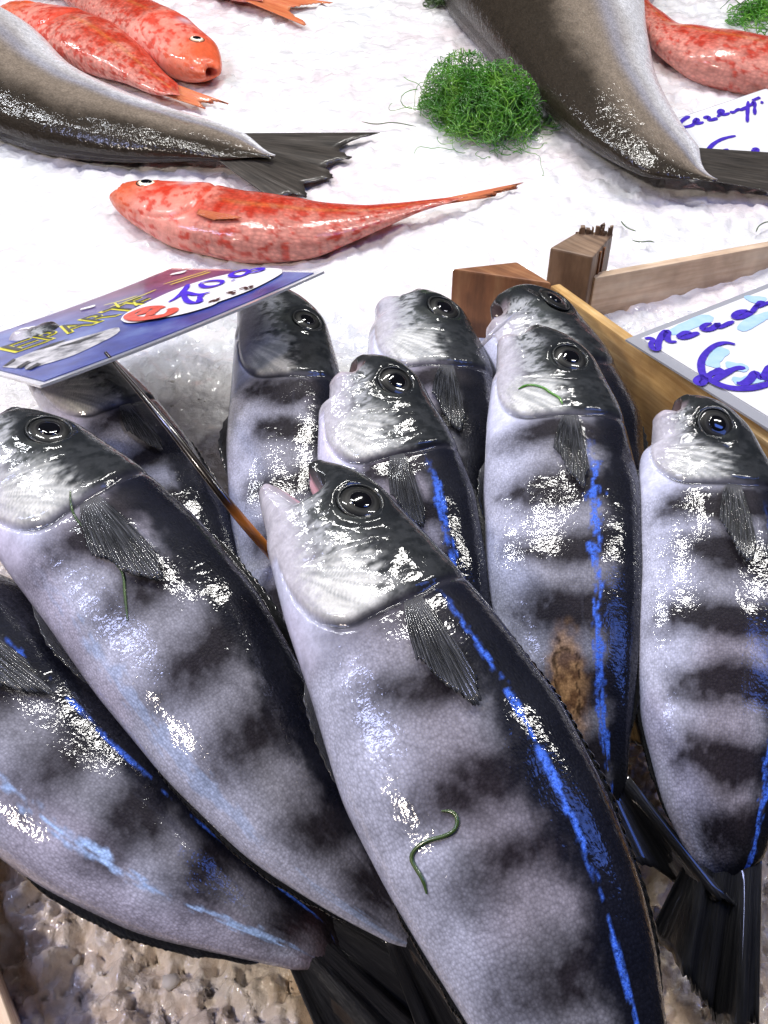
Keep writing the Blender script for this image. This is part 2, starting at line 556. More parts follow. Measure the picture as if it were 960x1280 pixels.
def sheet(name, G, mat, parent, thick=.0005):            # a thin fin from a grid of points, with real thickness
    n, m = G.shape[:2]
    u, v = np.meshgrid(np.linspace(0, 1, n), np.linspace(0, 1, m), indexing='ij')
    o = mesh_obj(name, G.reshape(-1, 3), grid_faces(n, m), mat, parent, uv=np.stack([u, v], -1).reshape(-1, 2))
    md = o.modifiers.new("thickness", 'SOLIDIFY'); md.thickness = thick; md.offset = 0
    return o


def flank_fin(F, name, mat, parent, w0, s0, length=.6, ang=(8, -42), base=.13, rays=13, lift=.018, rnd=0, short=.5):
    """fan lying on the flank: root at (w0, s0), rays swept towards the tail, longest next to the back"""
    rg = np.random.RandomState(rnd + 3)
    K, R = 16, rays * 4 + 1
    k = np.linspace(0, 1, K)[:, None]; q = np.linspace(0, 1, R)[None, :]
    Dg = F.Dg
    ph = np.arange(R) % 4
    tipcut = np.where(ph == 0, 1.0, np.where(ph == 2, .982, .99))[None, :] * (1 - .03 * rg.rand(R))[None, :] * (1 - .07 * vn(np.arange(R) * .23, np.arange(R) * 0., rnd))[None, :]
    ln = length * Dg * (.80 + .20 * sstep(0, .18, q) - (1 - short) * sstep(.15, 1.05, q)) * tipcut
    an = np.radians(ang[0] + (ang[1] - ang[0]) * q) * (1 - .35 * k)
    al = k * ln
    a_ = al * np.cos(an); b_ = al * np.sin(an) + base * Dg * (.5 - q)
    arc0 = at(F, 'arc', w0)
    w = np.interp(arc0 + a_, F.arc, WU)
    h = at(F, 'h', w); s = np.clip((s0 * at(F, 'h', w0) + b_) / h, -.97, .97)
    ridge = np.where(ph == 0, .5, np.where(ph == 2, -.5, 0))[None, :] * .0005 * sstep(0, .15, k)
    li = .0012 + lift * Dg * (np.sin(k * math.pi * .55)) * (.5 + .5 * np.sin(q * math.pi)) + ridge
    p, n = surf(F, w, s, li)
    return sheet(name, p, mat, parent)


def edge_fin(F, name, mat, parent, w0, w1, sgn, height, lean=.25, rays=40, spiky=.10, rnd=0):
    """low fin along the back (sgn 1) or the belly (sgn -1)"""
    rg = np.random.RandomState(rnd)
    R = rays * 2 + 1
    q = np.linspace(0, 1, R)[:, None]; k = np.linspace(0, 1, 6)[None, :]
    prof = height * (np.sin(np.clip(q * 1.04, 0, 1) * math.pi) ** .5) * (1 - .35 * q)
    prof = prof * np.where(np.arange(R) % 2 == 0, 1, 1 - spiky)[:, None] * (1 - .06 * rg.rand(R, 1)) * (1 - .35 * vn(np.arange(R) * .17, np.arange(R) * 0., rnd)[:, None])
    w = w0 + (w1 - w0) * q + .035 * k * (prof / max(height, 1e-6))
    w = np.broadcast_to(w, (R, 6))
    h = at(F, 'h', w); D = at(F, 'D', w); N = at(F, 'N', w)
    rid = np.where(np.arange(R) % 2 == 0, .0005, -.0005)[:, None]
    p = at(F, 'c', w) + D * (sgn * (h * .97 + prof * k))[..., None] + N * (lean * prof * k + rid * k)[..., None]
    return sheet(name, p, mat, parent)


def tail_fin(F, name, mat, parent, tips=None, zt=None, length=.3, spread=1.0, fork=.45, rays=22, rnd=0, wave=.004):
    """tail: from the end of the body to a forked edge; tips are photo pixels ventral to dorsal if the photo shows them"""
    rg = np.random.RandomState(rnd + 11)
    R = rays * 2 + 1; K = 12
    q = np.linspace(-1, 1, R)
    c, D, N, T, h = (at(F, a, .925) for a in ('c', 'D', 'N', 'T', 'hfull'))
    root = c + D * (h * .90 * q[:, None])
    if tips is not None:
        tp = np.array([F.proj(a, b, zt) for a, b in tips])
        tt = np.linspace(-1, 1, len(tips))
        tip = np.stack([np.interp(q, tt, tp[:, k]) for k in range(3)], 1)
    else:
        Lt = F.Dg * length * 3
        tip = c + T * (Lt * (1 - fork * (1 - np.abs(q) ** 1.3)))[:, None] + D * (q * spread * F.Dg * .55)[:, None]
    sca = np.where(np.arange(R) % 2 == 0, 1, .985) * (1 - .02 * rg.rand(R)) * (1 - .10 * vn(np.arange(R) * .31, np.arange(R) * 0., rnd))
    k = np.linspace(0, 1, K)[:, None, None]
    G = root[None] + (tip - root)[None] * k * sca[None, :, None]
    rid = np.where(np.arange(R) % 2 == 0, .0006, -.0006)[None, :, None]
    G = G + N * rid * k + N * (wave * (np.sin(q * 5 + rnd) + .8 * np.sin(q * 11 + 2 * rnd))[None, :, None] * k) + N * (at(F, 't', .925) * .0 * (1 - k) ** 2 * (1 - q[None, :, None] ** 2))
    return sheet(name, G, mat, parent, .0007)


def eye_parts(F, parent, w=.118, s=.44, r=.135, iris=((.005, .005, .007), (.014, .014, .013), (.006, .007, .008)), bulge=.24):
    R = r * F.Dg
    p, n = surf(F, np.array(w), np.array(s), np.array(-.012 * F.Dg))
    T = at(F, 'T', w); X = nrm(T - n * np.dot(T, n)); Y = np.cross(n, X)
    def dome(rr, hh, off, nr=14, na=40):
        a = np.linspace(0, 2 * math.pi, na, endpoint=False); q = np.linspace(0, 1, nr)
        rad = np.sin(q * math.pi / 2); z = np.cos(q * math.pi / 2)
        V = [p + n * (off + hh)]
        G = (p + X * (rr * rad[1:, None] * np.cos(a))[..., None] + Y * (rr * rad[1:, None] * np.sin(a))[..., None]
             + n * (off + hh * z[1:, None] + 0 * a)[..., None])
        V = np.concatenate([np.array(V), G.reshape(-1, 3)])
        F4 = [(0, 1 + j, 1 + (j + 1) % na) for j in range(na)]
        F4 += [tuple(1 + f) for f in grid_faces(nr - 1, na, True)[:, ::-1]]
        return V, F4, np.concatenate([[0], np.repeat(rad[1:], na)])
    V, Fc, rad = dome(R, R * bulge, 0)
    ia, ib, ic = (np.array(x) for x in iris)
    col = np.where((rad < .60)[:, None], ia, np.where((rad < .70)[:, None], ib * 2.2, np.where((rad < .88)[:, None], ib, ic)))
    e = mesh_obj("eye", V, Fc, M_EYE, parent, col=col)
    V, Fc, _ = dome(R * .50, R * .10, R * bulge * .86)
    mesh_obj("pupil", V, Fc, M_PUPIL, e)
    a = np.linspace(0, 2 * math.pi, 48, endpoint=False); b = np.linspace(0, 2 * math.pi, 10, endpoint=False)
    cr = R * 1.01 + R * .07 * np.cos(b)[None, :]
    G = (p + X * (cr * np.cos(a)[:, None])[..., None] + Y * (cr * np.sin(a)[:, None])[..., None]
         + n * (R * .08 + R * .08 * np.sin(b)[None, :] + 0 * a[:, None])[..., None])
    f = np.concatenate([grid_faces(48, 10, True), [[470 + j, 470 + (j + 1) % 10, (j + 1) % 10, j] for j in range(10)]])
    mesh_obj("eyelid_rim", G.reshape(-1, 3), f, M_RIM, e)
    return e


# ---- pigment of each kind of fish, blue glints painted in on the grey ones, from the place on the body (w along, s belly -1 to back 1)
def pig_grey(o):
    def f(W, s, sd, er, ge, seed, F):
        v = 1 - 2 * np.arccos(np.clip(s, -1, 1)) / math.pi
        n1 = fbm(W * 16 + seed, v * 2.2, seed, 4); n2 = fbm(W * 75, v * 16, seed + 3, 3); n3 = fbm(W * 6, v * 1.3, seed + 9, 2)
        n4 = fbm(W * 55, v * 42, seed + 41, 3)
        tone = o.get('tone', 1.0)
        c = mix((.355 * tone, .355 * tone, .415 * tone), (.60 * tone, .62 * tone, .78 * tone), sstep(-.10, -.75, s))
        bm = np.zeros_like(W)
        for i, wc in enumerate(o.get('bands', (.335, .455, .575, .69, .80, .90))):
            cen = wc + .030 * (n1 - .5) + .03 * (vn(s * 1.7, s * 0 + i * 3.1, seed) - .5)
            wd_ = .032 + .014 * vn(s * 2.2, s * 0 + i * 7.7, seed + 2)
            bm = np.maximum(bm, np.exp(-np.abs((W - cen) / wd_) ** 2.3) * (.82 + .18 * vn(s * 0 + i, s * 0, seed)))
        bm = bm * sstep(-1.0, -.50, s + .55 * (n1 - .5) + .25 * (n3 - .5)) * (.72 + .28 * sstep(-.55, .1, s)) * o.get('bandk', 1.0)
        c = mix(c, (.014, .011, .015), np.clip(bm * (1.30 + .8 * (n2 - .45)), 0, .97))
        pk = sstep(.50, .72, n3) * .3
        c = mix(c, c * np.array([1.12, .88, .92]), pk)
        b_ = o.get('back', .45)
        bk = sstep(b_ - .16, b_ + .20, s + .30 * (n1 - .5) + .18 * (n2 - .5))
        c = mix(c, np.array((.006, .007, .014)), bk * .985)
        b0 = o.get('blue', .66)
        env = np.exp(-np.abs((s - b0 - .02 * (n3 - .5)) / o.get('bluew', .045)) ** 2.0)  # blue reflection along the back, painted into the colour
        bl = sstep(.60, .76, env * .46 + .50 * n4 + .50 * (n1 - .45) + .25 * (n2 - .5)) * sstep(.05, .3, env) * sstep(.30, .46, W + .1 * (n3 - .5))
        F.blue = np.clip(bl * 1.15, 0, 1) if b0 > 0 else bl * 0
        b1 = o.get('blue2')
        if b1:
            env = np.exp(-((s - b1) / .12) ** 2)  # pale blue sheen of the wet belly, painted into the colour
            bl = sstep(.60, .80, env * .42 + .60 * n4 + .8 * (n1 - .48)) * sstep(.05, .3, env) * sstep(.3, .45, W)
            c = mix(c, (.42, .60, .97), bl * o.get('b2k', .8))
        wn = o.get('wound')
        if wn:
            rr_ = np.sqrt(((W - wn[0]) / .085) ** 2 + ((s - wn[1]) / .42) ** 2) + 1.3 * (n1 - .5)
            c = mix(c, mix((.16, .075, .03), (.48, .27, .12), sstep(.35, .6, n2)), (1 - sstep(.45, 1.1, rr_)) * .85)
            c = mix(c, (.03, .015, .008), (1 - sstep(.02, .10, np.abs(rr_ - .55 + .3 * (n2 - .5)))) * (n4 > .42) * .85)
        if o.get('redtail'):
            c = mix(c, (.20, .07, .075), sstep(.90, .95, W + .05 * (n1 - .5)) * .5)
        c = mix(c, (.010, .010, .012), sstep(.895, .965, W + .06 * (n1 - .5) + .04 * s) * .95)
        # head
        hd = 1 - sstep(-.008, .004, W - ge)
        g = F.g
        mott = fbm(W * 110, v * 11, seed + 21, 4)
        m2 = fbm(W * 260, v * 24, seed + 25, 3)
        ck = mix((.060, .066, .066), (.36, .37, .38), sstep(.30, .60, mott))
        ck = mix(ck, (.04, .048, .044), sstep(.52, .70, m2 * .55 + mott * .1 + .42 * np.exp(-((s - .02) / .30) ** 2)) * sstep(.25 * g, .42 * g, W) * .8)
        ck = mix(ck, (.52, .50, .56), sstep(-.30, -.75, s + .3 * (mott - .5)) * .8)
        phi = np.arctan2(s + .85, (W - .60 * g) * 9)
        streak = .6 * vn(phi * 24, W * 22, seed + 31) + .4 * vn(phi * 60, W * 40, seed + 32)
        op = mix((.36, .37, .36), (.68, .68, .64), sstep(.30, .70, streak))
        om = sstep(.56 * g, .74 * g, W + .05 * (mott - .5)) * sstep(-.85, -.45, s + .3 * (m2 - .5)) * (1 - sstep(-.10, .30, s + .6 * (mott - .5))) * .92
        ck = mix(ck, op, om)
        tl = sstep(-.06, .34, s + .65 * (mott - .5) - .0 * W)
        ck = mix(ck, (.011, .013, .015), tl * .95)
        ck = mix(ck, (.012, .014, .016), (1 - sstep(1.10, 1.75, er + .25 * (mott - .5))))
        dl = np.exp(-((W - (.50 * g + .06 * (s - .1))) / .014) ** 2) * np.exp(-((s - .12) / .20) ** 2)
        ck = mix(ck, (.05, .055, .05), np.clip(dl * (.4 + mott), 0, .8))
        ck = mix(ck, (.34, .27, .30), np.exp(-(W / .012) ** 2) * .5)
        ck = mix(ck, (.02, .022, .022), np.exp(-(W / .05) ** 2) * sstep(.2, .6, s))
        c = mix(c, ck, hd)
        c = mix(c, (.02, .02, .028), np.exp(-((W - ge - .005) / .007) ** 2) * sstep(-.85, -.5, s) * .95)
        c = mix(c, (.05, .045, .05), np.exp(-((W - g * 1.13) / .022) ** 2) * np.exp(-((s - .25) / .28) ** 2) * .75 * (.5 + n1))
        nl = np.exp(-((s - .10 - .1 * np.sin(W * 3)) / .010) ** 2) * sstep(.3, .36, W) * .30
        c = mix(c, (.06, .06, .08), nl)
        return np.clip(c, 0.004, .95)
    return f


def pig_red(W, s, sd, er, ge, seed, F):
    v = 1 - 2 * np.arccos(np.clip(s, -1, 1)) / math.pi
    n1 = fbm(W * 16 + seed, v * 2.5, seed, 4); n2 = fbm(W * 60, v * 9, seed + 3, 3); n3 = fbm(W * 8, v * 2, seed + 7, 2)
    c = mix((.55, .065, .035), (.68, .23, .17), sstep(.30, .70, n1 - .22 * s))
    c = mix(c, (.72, .34, .28), sstep(-.2, -.8, s) * .5)
    c = mix(c, (.52, .03, .012), sstep(.52, .70, n2 + .25 * (n3 - .5)) * .8)
    c = mix(c, (.80, .45, .10), np.exp(-((s - .05) / .08) ** 2) * sstep(.3, .4, W) * .2)
    c = mix(c, (.55, .05, .02), np.exp(-((W - ge - .004) / .006) ** 2) * .6)
    c = mix(c, (.60, .12, .04), (1 - sstep(.08, .16, W)) * .6)
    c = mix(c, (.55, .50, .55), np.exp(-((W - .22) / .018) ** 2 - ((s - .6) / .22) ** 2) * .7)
    return np.clip(c, .01, .95)


def pig_hake(W, s, sd, er, ge, seed, F):
    v = 1 - 2 * np.arccos(np.clip(s, -1, 1)) / math.pi
    n1 = fbm(W * 14 + seed, v * 2.2, seed, 4); n2 = fbm(W * 90, v * 14, seed + 3, 3)
    c = mix((.80, .80, .82), (.26, .21, .16), sstep(-.75, -.25, s + .25 * (n1 - .5)))
    c = mix(c, (.034, .026, .018), sstep(-.1, .55, s + .35 * (n1 - .5) + .15 * (n2 - .5)))
    c = mix(c, (.40, .45, .62), np.exp(-((s + .35) / .12) ** 2) * .35)
    return np.clip(c, .01, .95)


GB = "banded grey fish heaped in the wooden crate"


def grey_fish(label, st, z, roll=0, thick=1.0, seed=1, open_mouth=False, pect=True, pelvic=True, pig=None, eyes=True,
              dorsal=.10, tips=None, zt=None, ztail=None, pectoral=(.30, .18, .72, (5, -22), .10), mouth=None, gs=1.19, eye=(.122, .42)):
    st = [list(s) for s in st]
    n = len(st)
    for i, s in enumerate(st):
        q = i / (n - 1)
        s.append(z[0] + (z[1] - z[0]) * q if len(z) == 2 else float(np.interp(q, np.linspace(0, 1, len(z)), z)))
    F = make_frames(st, P, math.radians(roll), thick, gs=gs)
    base = F.c[500] - F.N[500] * F.t[500]
    root = thing("banded_fish", label, "fish", base, GB)
    body(F, "body", M_GREY, pig_grey(pig or {}), root, mouth=(mouth if mouth is not None else (.70 if open_mouth else .07)), seed=seed, open_mouth=open_mouth, eye=(*eye, .16), jaw=(.09 if open_mouth else .03))
    if eyes: eye_parts(F, root, *eye)
    if pect:
        a = pectoral
        flank_fin(F, "pectoral_fin", M_FIN, root, *a, rnd=seed)
    if pelvic: edge_fin(F, "pelvic_fin", M_FIN, root, .33, .50, -1, .10 * F.Dg, lean=.9, rays=8, spiky=.1, rnd=seed)
    if dorsal: edge_fin(F, "dorsal_fin", M_FINB, root, .34, .90, 1, dorsal * F.Dg, rnd=seed + 1, lean=.1)
    edge_fin(F, "anal_fin", M_FINB, root, .62, .90, -1, .06 * F.Dg, rnd=seed + 2, lean=.0)
    tail_fin(F, "tail_fin", M_FINB, root, tips=tips, zt=zt, rnd=seed)
    return F


# ------------------------------------------------------------------ ice
def zice(x, y):
    z = np.where(y > .52, SL * (y - SY), -.030 + .034 * sstep(.33, .52, y))
    return z


def ice_sheet(name, x0, x1, y0, y1, nx, ny, cell, amp, mat, dz=0.0, fade=False, flat=False):
    X, Y = np.meshgrid(np.linspace(x0, x1, nx), np.linspace(y0, y1, ny))
    Z = zice(X, Y) + dz
    if not flat: Z = Z - .012 * (1 - sstep(.47, .54, Y))
    wx = X + .004 * (vn(X * 150, Y * 150, 5) - .5); wy = Y + .004 * (vn(X * 150, Y * 150, 6) - .5)
    if fade: amp = amp * (1 - .75 * sstep(.28, .42, Y))
    if flat:
        lump = np.abs(fbm(X / .020, Y / .020, 51, 5) - .5) * 2; l2 = np.abs(fbm(X / .010, Y / .010, 57, 3) - .5) * 2
        Z = Z + (amp / .75) * (.016 * (.5 - lump) + .0055 * (.5 - l2) + .45 * facets(wx, wy, .011, 13, .7) + .18 * facets(wx, wy, .0048, 18, 1.0))
    else: Z = Z + amp * (facets(wx, wy, cell, 3, .9) + facets(wx, wy, cell * .42, 8, 1.0) * .9 + .7 * cell * (fbm(X / cell / 5, Y / cell / 5, 4) - .5) * 2)
    return mesh_obj(name, np.stack([X, Y, Z], -1).reshape(-1, 3), grid_faces(ny, nx), mat, smooth=True)


o = ice_sheet("ice_bed", -1.1, 1.1, .47, 1.75, 700, 530, .014, .22, M_ICE)
o["kind"] = "structure"
o = ice_sheet("crate_ice", -.36, .42, .03, .56, 780, 530, .013, .75, M_ICEW, -.002, True, True)
tag(o, "melting brownish crushed ice filling the crate below the banded fish", "ice", kind="stuff")

# loose lumps of ice in the crate (too many and too small to count)
rg = np.random.RandomState(4)
ico = bmesh.new(); bmesh.ops.create_icosphere(ico, subdivisions=1, radius=1)
iv = np.array([v.co[:] for v in ico.verts]); ifc = np.array([[v.index for v in f.verts] for f in ico.faces]); ico.free()
Vs, Fs = [], []
spots = [(rg.uniform(-20, 430), rg.uniform(1130, 1290)) for _ in range(36)] + [(rg.uniform(780, 960), rg.uniform(1010, 1290)) for _ in range(8)] \
    + [(rg.uniform(170, 300), rg.uniform(470, 700)) for _ in range(16)]
for (a, b) in spots:
    p = P(a, b, -.02)
    for _ in range(4): p = P(a, b, float(zice(p[0], np.array(p[1]))))
    sz = rg.uniform(.001, .003)
    pl = nrm(rg.randn(7, 3))
    v = iv.copy()
    for k in range(7):
        dd = v @ pl[k]; v = v - np.maximum(dd - rg.uniform(.3, .75), 0)[:, None] * pl[k]
    v = v * sz * np.array([1.3, 1.0, .45]) * rg.uniform(.7, 1.4, 3)
    Fs.append(ifc + len(Vs) * len(iv)); Vs.append(v + p + [0, 0, rg.uniform(0, .004)])
o = mesh_obj("ice_chunks", np.concatenate(Vs), np.concatenate(Fs), M_CHUNK, smooth=False)
tag(o, "loose clear ice lumps scattered on the crate ice", "ice", kind="stuff")


# ------------------------------------------------------------------ crates
def prism(name, pts, z0, z1, mat, parent, jag=0.0, bev=.0012, rot=0, rnd=0, tops=None):
    """upright block with plan outline pts; top corners may be uneven"""
    rg_ = random.Random(rnd)
    bm = bmesh.new()
    n = len(pts)
    base = parent.matrix_basis.translation
    lo = [bm.verts.new((p[0] - base[0], p[1] - base[1], z0 - base[2])) for p in pts]
    hi = [bm.verts.new((p[0] - base[0], p[1] - base[1], (tops[i] if tops else z1) + rg_.uniform(-jag, jag) - base[2])) for i, p in enumerate(pts)]
    bm.faces.new(lo[::-1]); bm.faces.new(hi)
    for i in range(n): bm.faces.new((lo[i], lo[(i + 1) % n], hi[(i + 1) % n], hi[i]))
    bmesh.ops.recalc_face_normals(bm, faces=bm.faces)
    bmesh.ops.bevel(bm, geom=list(bm.edges), offset=bev, segments=2, affect='EDGES', profile=.6)
    uvl = bm.loops.layers.uv.new("UVMap")
    for f in bm.faces:
        nn = f.normal
        for l in f.loops:
            c = l.vert.co
            if rot: a, b = c.z, (c.x + c.y) * .7                      # grain runs up the block
            else: a, b = (c.x * DIRX[0] + c.y * DIRX[1]), c.z + (c.x * -DIRX[1] + c.y * DIRX[0])
            l[uvl].uv = (a, b)
    me = bpy.data.meshes.new(name); bm.to_mesh(me); bm.free()
    me.materials.append(mat)
    o_ = bpy.data.objects.new(name, me); COL.objects.link(o_); o_.parent = parent
    return o_


DIRX = (1, 0)
ZR = .042
c0 = P(692, 360, ZR)[:2]; c1 = P(972, 562, ZR)[:2]          # inner top edge of the side board
dirb = (c1 - c0) / np.linalg.norm(c1 - c0); perp = np.array([-dirb[1], dirb[0]])
if perp[0] < 0: perp = -perp
crate = thing("fish_crate", "orange wooden crate with brown triangular corner post, holding the banded fish", "crate", (c0[0], c0[1], -.06))
DIRX = tuple(dirb)
e1 = c1 + dirb * .22
th = .0075
prism("side_board", [c0 - dirb * .004, e1, e1 + perp * th, c0 - dirb * .004 + perp * th], -.035, ZR, M_WOOD, crate, rnd=1)
prism("side_board", [c0 - dirb * .004, e1, e1 + perp * th, c0 - dirb * .004 + perp * th], -.09, -.041, M_WOOD, crate, rnd=2)
ZP = .052
tri = [P(565, 336, ZP)[:2], P(690, 354, ZP)[:2], P(646, 327, ZP)[:2]]
prism("corner_post", tri, -.05, ZP, M_WOODR, crate, rot=1, rnd=3)
# far board sinks into the ice, left board peeps out at the bottom corner
fa = tri[0] + np.array([-.002, .010]); fd = -perp
DIRX = tuple(fd)
prism("end_board", [fa, fa + fd * .5, fa + fd * .5 + dirb * -th, fa + dirb * -th], -.06, -.012, M_WOOD, crate, rnd=4)
l0 = P(-22, 1180, .0)[:2]; l1 = P(22, 1300, .0)[:2]
dl = (l1 - l0) / np.linalg.norm(l1 - l0); pl_ = np.array([dl[1], -dl[0]])
if pl_[0] > 0: pl_ = -pl_
DIRX = tuple(dl)
prism("side_board", [l0 - dl * .2, l1 + dl * .1, l1 + dl * .1 + pl_ * th, l0 - dl * .2 + pl_ * th], -.07, .0, M_WOODP, crate, rnd=5)

ZQ = .060
bp = [P(688, 306, ZQ)[:2], P(742, 316, ZQ)[:2], P(767, 291, ZQ)[:2], P(724, 290, ZQ)[:2]]
crate2 = thing("fish_crate", "pale pinkish wooden crate with a splintered corner post beside the banded fish's crate", "crate", (bp[0][0], bp[0][1], -.06))
prism("corner_post", bp, -.05, ZQ, M_WOODT, crate2, rot=1, rnd=8, tops=[ZQ - .002, ZQ - .003, ZQ, ZQ + .001])
# torn splinters at the top of the broken post
rs = random.Random(5)
for i in range(26):
    q = bp[3] + (bp[2] - bp[3]) * rs.random() + (bp[0] - bp[3]) * rs.random() * .18
    a = rs.uniform(.0006, .0016); hh = rs.uniform(.0005, .005) * (1 if rs.random() < .8 else 1.6)
    prism("splinter", [q + [-a, -a * .8], q + [a, -a * .6], q + [a * .8, a], q + [-a, a * .8]], ZQ - .008, ZQ + hh, M_WOODT, crate2, rot=1, rnd=20 + i, bev=.0002, jag=.0012)
# dark split down the right face of the broken post
sp0 = bp[1] + (bp[2] - bp[1]) * .45; sd_ = (bp[2] - bp[1]) / np.linalg.norm(bp[2] - bp[1]); so = np.array([sd_[1], -sd_[0]])
for off, ww in ((-.004, .0016), (.003, .0022)):
    q = sp0 + sd_ * off
    prism("splinter", [q + so * .0012, q + sd_ * ww + so * .0012, q + sd_ * ww - so * .002, q - so * .002], -.04, ZQ - .004, M_WOODR, crate2, rot=1, rnd=40, bev=.0003)
ZB = .040
b0 = P(752, 346, ZB)[:2]; b1 = P(985, 303, ZB)[:2]
db = (b1 - b0) / np.linalg.norm(b1 - b0); pb = np.array([-db[1], db[0]])
DIRX = tuple(db)
prism("end_board", [b0 - db * .005, b1 + db * .1, b1 + db * .1 + pb * th, b0 - db * .005 + pb * th], -.05, ZB, M_WOODP, crate2, rnd=9)

# ------------------------------------------------------------------ the banded fish
FA = grey_fish("large banded fish with gaping pink mouth, a green weed strand curled on its flank",
    [(332, 614, 398, 590), (341, 682, 470, 610), (365, 777, 545, 690), (398, 877, 625, 785), (432, 992, 702, 890), (485, 1097, 762, 1005),
     (540, 1192, 802, 1110), (600, 1292, 830, 1230), (690, 1400, 842, 1340), (770, 1490, 850, 1460)],
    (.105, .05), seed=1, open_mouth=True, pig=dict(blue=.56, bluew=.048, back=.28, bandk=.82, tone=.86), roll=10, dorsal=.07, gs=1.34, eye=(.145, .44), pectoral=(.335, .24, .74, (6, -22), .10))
FB = grey_fish("banded fish under the gaping fish, broad dark pectoral fin and weed thread behind its gill",
    [(-28, 550, 5, 510), (-18, 627, 88, 526), (5, 692, 168, 583), (60, 767, 252, 658), (130, 867, 325, 743), (210, 967, 385, 850),
     (310, 1067, 440, 960), (410, 1132, 500, 1070), (500, 1182, 545, 1150), (545, 1215, 575, 1190)],
    (.085, .055, .012), seed=2, roll=10, pig=dict(blue=-9, back=.30, blue2=-.75, b2k=.35, tone=.88, bandk=.85), pectoral=(.30, .12, .80, (4, -30), .12))
FC = grey_fish("banded fish lying lowest beside the brown ice, reddish tail root and pale blue belly streak",
    [(-330, 800, -300, 730), (-280, 860, -160, 690), (-200, 940, -80, 690), (-110, 1005, 0, 712), (-10, 1055, 95, 810), (75, 1115, 180, 905),
     (190, 1170, 260, 990), (300, 1195, 345, 1075), (385, 1215, 415, 1135), (420, 1252, 460, 1195)],
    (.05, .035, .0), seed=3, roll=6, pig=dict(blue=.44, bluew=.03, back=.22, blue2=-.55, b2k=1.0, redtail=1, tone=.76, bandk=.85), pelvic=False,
    tips=[(415, 1330), (470, 1320), (520, 1300), (560, 1290), (600, 1240)], zt=-.004)
FD = grey_fish("banded fish whose head is shaded by the blue price card",
    [(20, 430, 60, 405), (40, 485, 130, 440), (75, 547, 186, 488), (115, 612, 236, 548), (165, 692, 277, 623), (220, 762, 305, 708),
     (280, 832, 340, 800), (330, 890, 350, 875)],
    (.060, .0), seed=4, pig=dict(blue=-9, back=.20))
FE = grey_fish("banded fish with its snout touching the blue price card, pale pelvic fin at its side",
    [(302, 376, 350, 365), (296, 422, 407, 400), (290, 482, 427, 470), (283, 552, 427, 560), (288, 642, 425, 650), (305, 732, 415, 735),
     (330, 832, 400, 830), (355, 900, 385, 900)],
    (.062, .0), seed=5, pig=dict(blue=-9, back=.50), pect=False, eye=(.14, .52))
FF = grey_fish("banded fish with grey pectoral fin, head just beside the brown corner post",
    [(478, 384, 515, 366), (466, 422, 580, 393), (460, 482, 614, 455), (470, 562, 624, 545), (490, 652, 625, 640), (520, 752, 625, 740),
     (560, 832, 620, 825), (590, 880, 615, 880)],
    (.058, .0), seed=6, pig=dict(blue=-9, back=.25))
FG = grey_fish("small banded fish behind the gaping fish's head, blue streak on its back",
    [(421, 470, 442, 451), (408, 517, 517, 468), (400, 582, 562, 545), (420, 662, 592, 620), (450, 752, 607, 710), (490, 842, 618, 810),
     (540, 932, 625, 910), (590, 1000, 625, 990)],
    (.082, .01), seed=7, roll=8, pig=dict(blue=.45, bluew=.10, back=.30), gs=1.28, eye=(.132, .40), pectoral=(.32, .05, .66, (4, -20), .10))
FH = grey_fish("dark banded fish squeezed against the orange crate board below the corner post",
    [(600, 402, 628, 385), (612, 442, 692, 377), (640, 492, 747, 430), (665, 562, 792, 505), (690, 642, 805, 600), (720, 742, 805, 720),
     (750, 842, 805, 830), (770, 900, 800, 895)],
    (.055, .0), seed=8, pig=dict(blue=-9, back=.0), pect=False)
FI = grey_fish("banded fish with torn orange belly wound and wide blue back streak",
    [(630, 424, 662, 412), (620, 472, 737, 450), (610, 532, 774, 520), (604, 622, 799, 620), (608, 722, 802, 720), (625, 812, 798, 815),
     (660, 902, 792, 910), (710, 982, 787, 985), (752, 1040, 784, 1040)],
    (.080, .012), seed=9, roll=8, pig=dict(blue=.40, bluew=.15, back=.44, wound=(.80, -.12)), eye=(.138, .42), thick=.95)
FJ = grey_fish("banded fish resting its head on the orange crate board, black tail fin spread below",
    [(822, 514, 850, 502), (806, 552, 930, 538), (798, 607, 967, 605), (797, 702, 995, 700), (795, 802, 1005, 810), (800, 902, 1000, 920),
     (828, 1002, 975, 1020), (870, 1082, 950, 1090), (890, 1122, 940, 1130)],
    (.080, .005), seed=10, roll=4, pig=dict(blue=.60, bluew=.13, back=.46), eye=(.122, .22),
    tips=[(812, 1172), (850, 1230), (880, 1275), (910, 1300), (945, 1310)], zt=-.006)

# torn belly wound of one fish: frayed orange flesh standing on the skin
# ------------------------------------------------------------------ fish on the display bank
RM = "red mullets on the white ice"


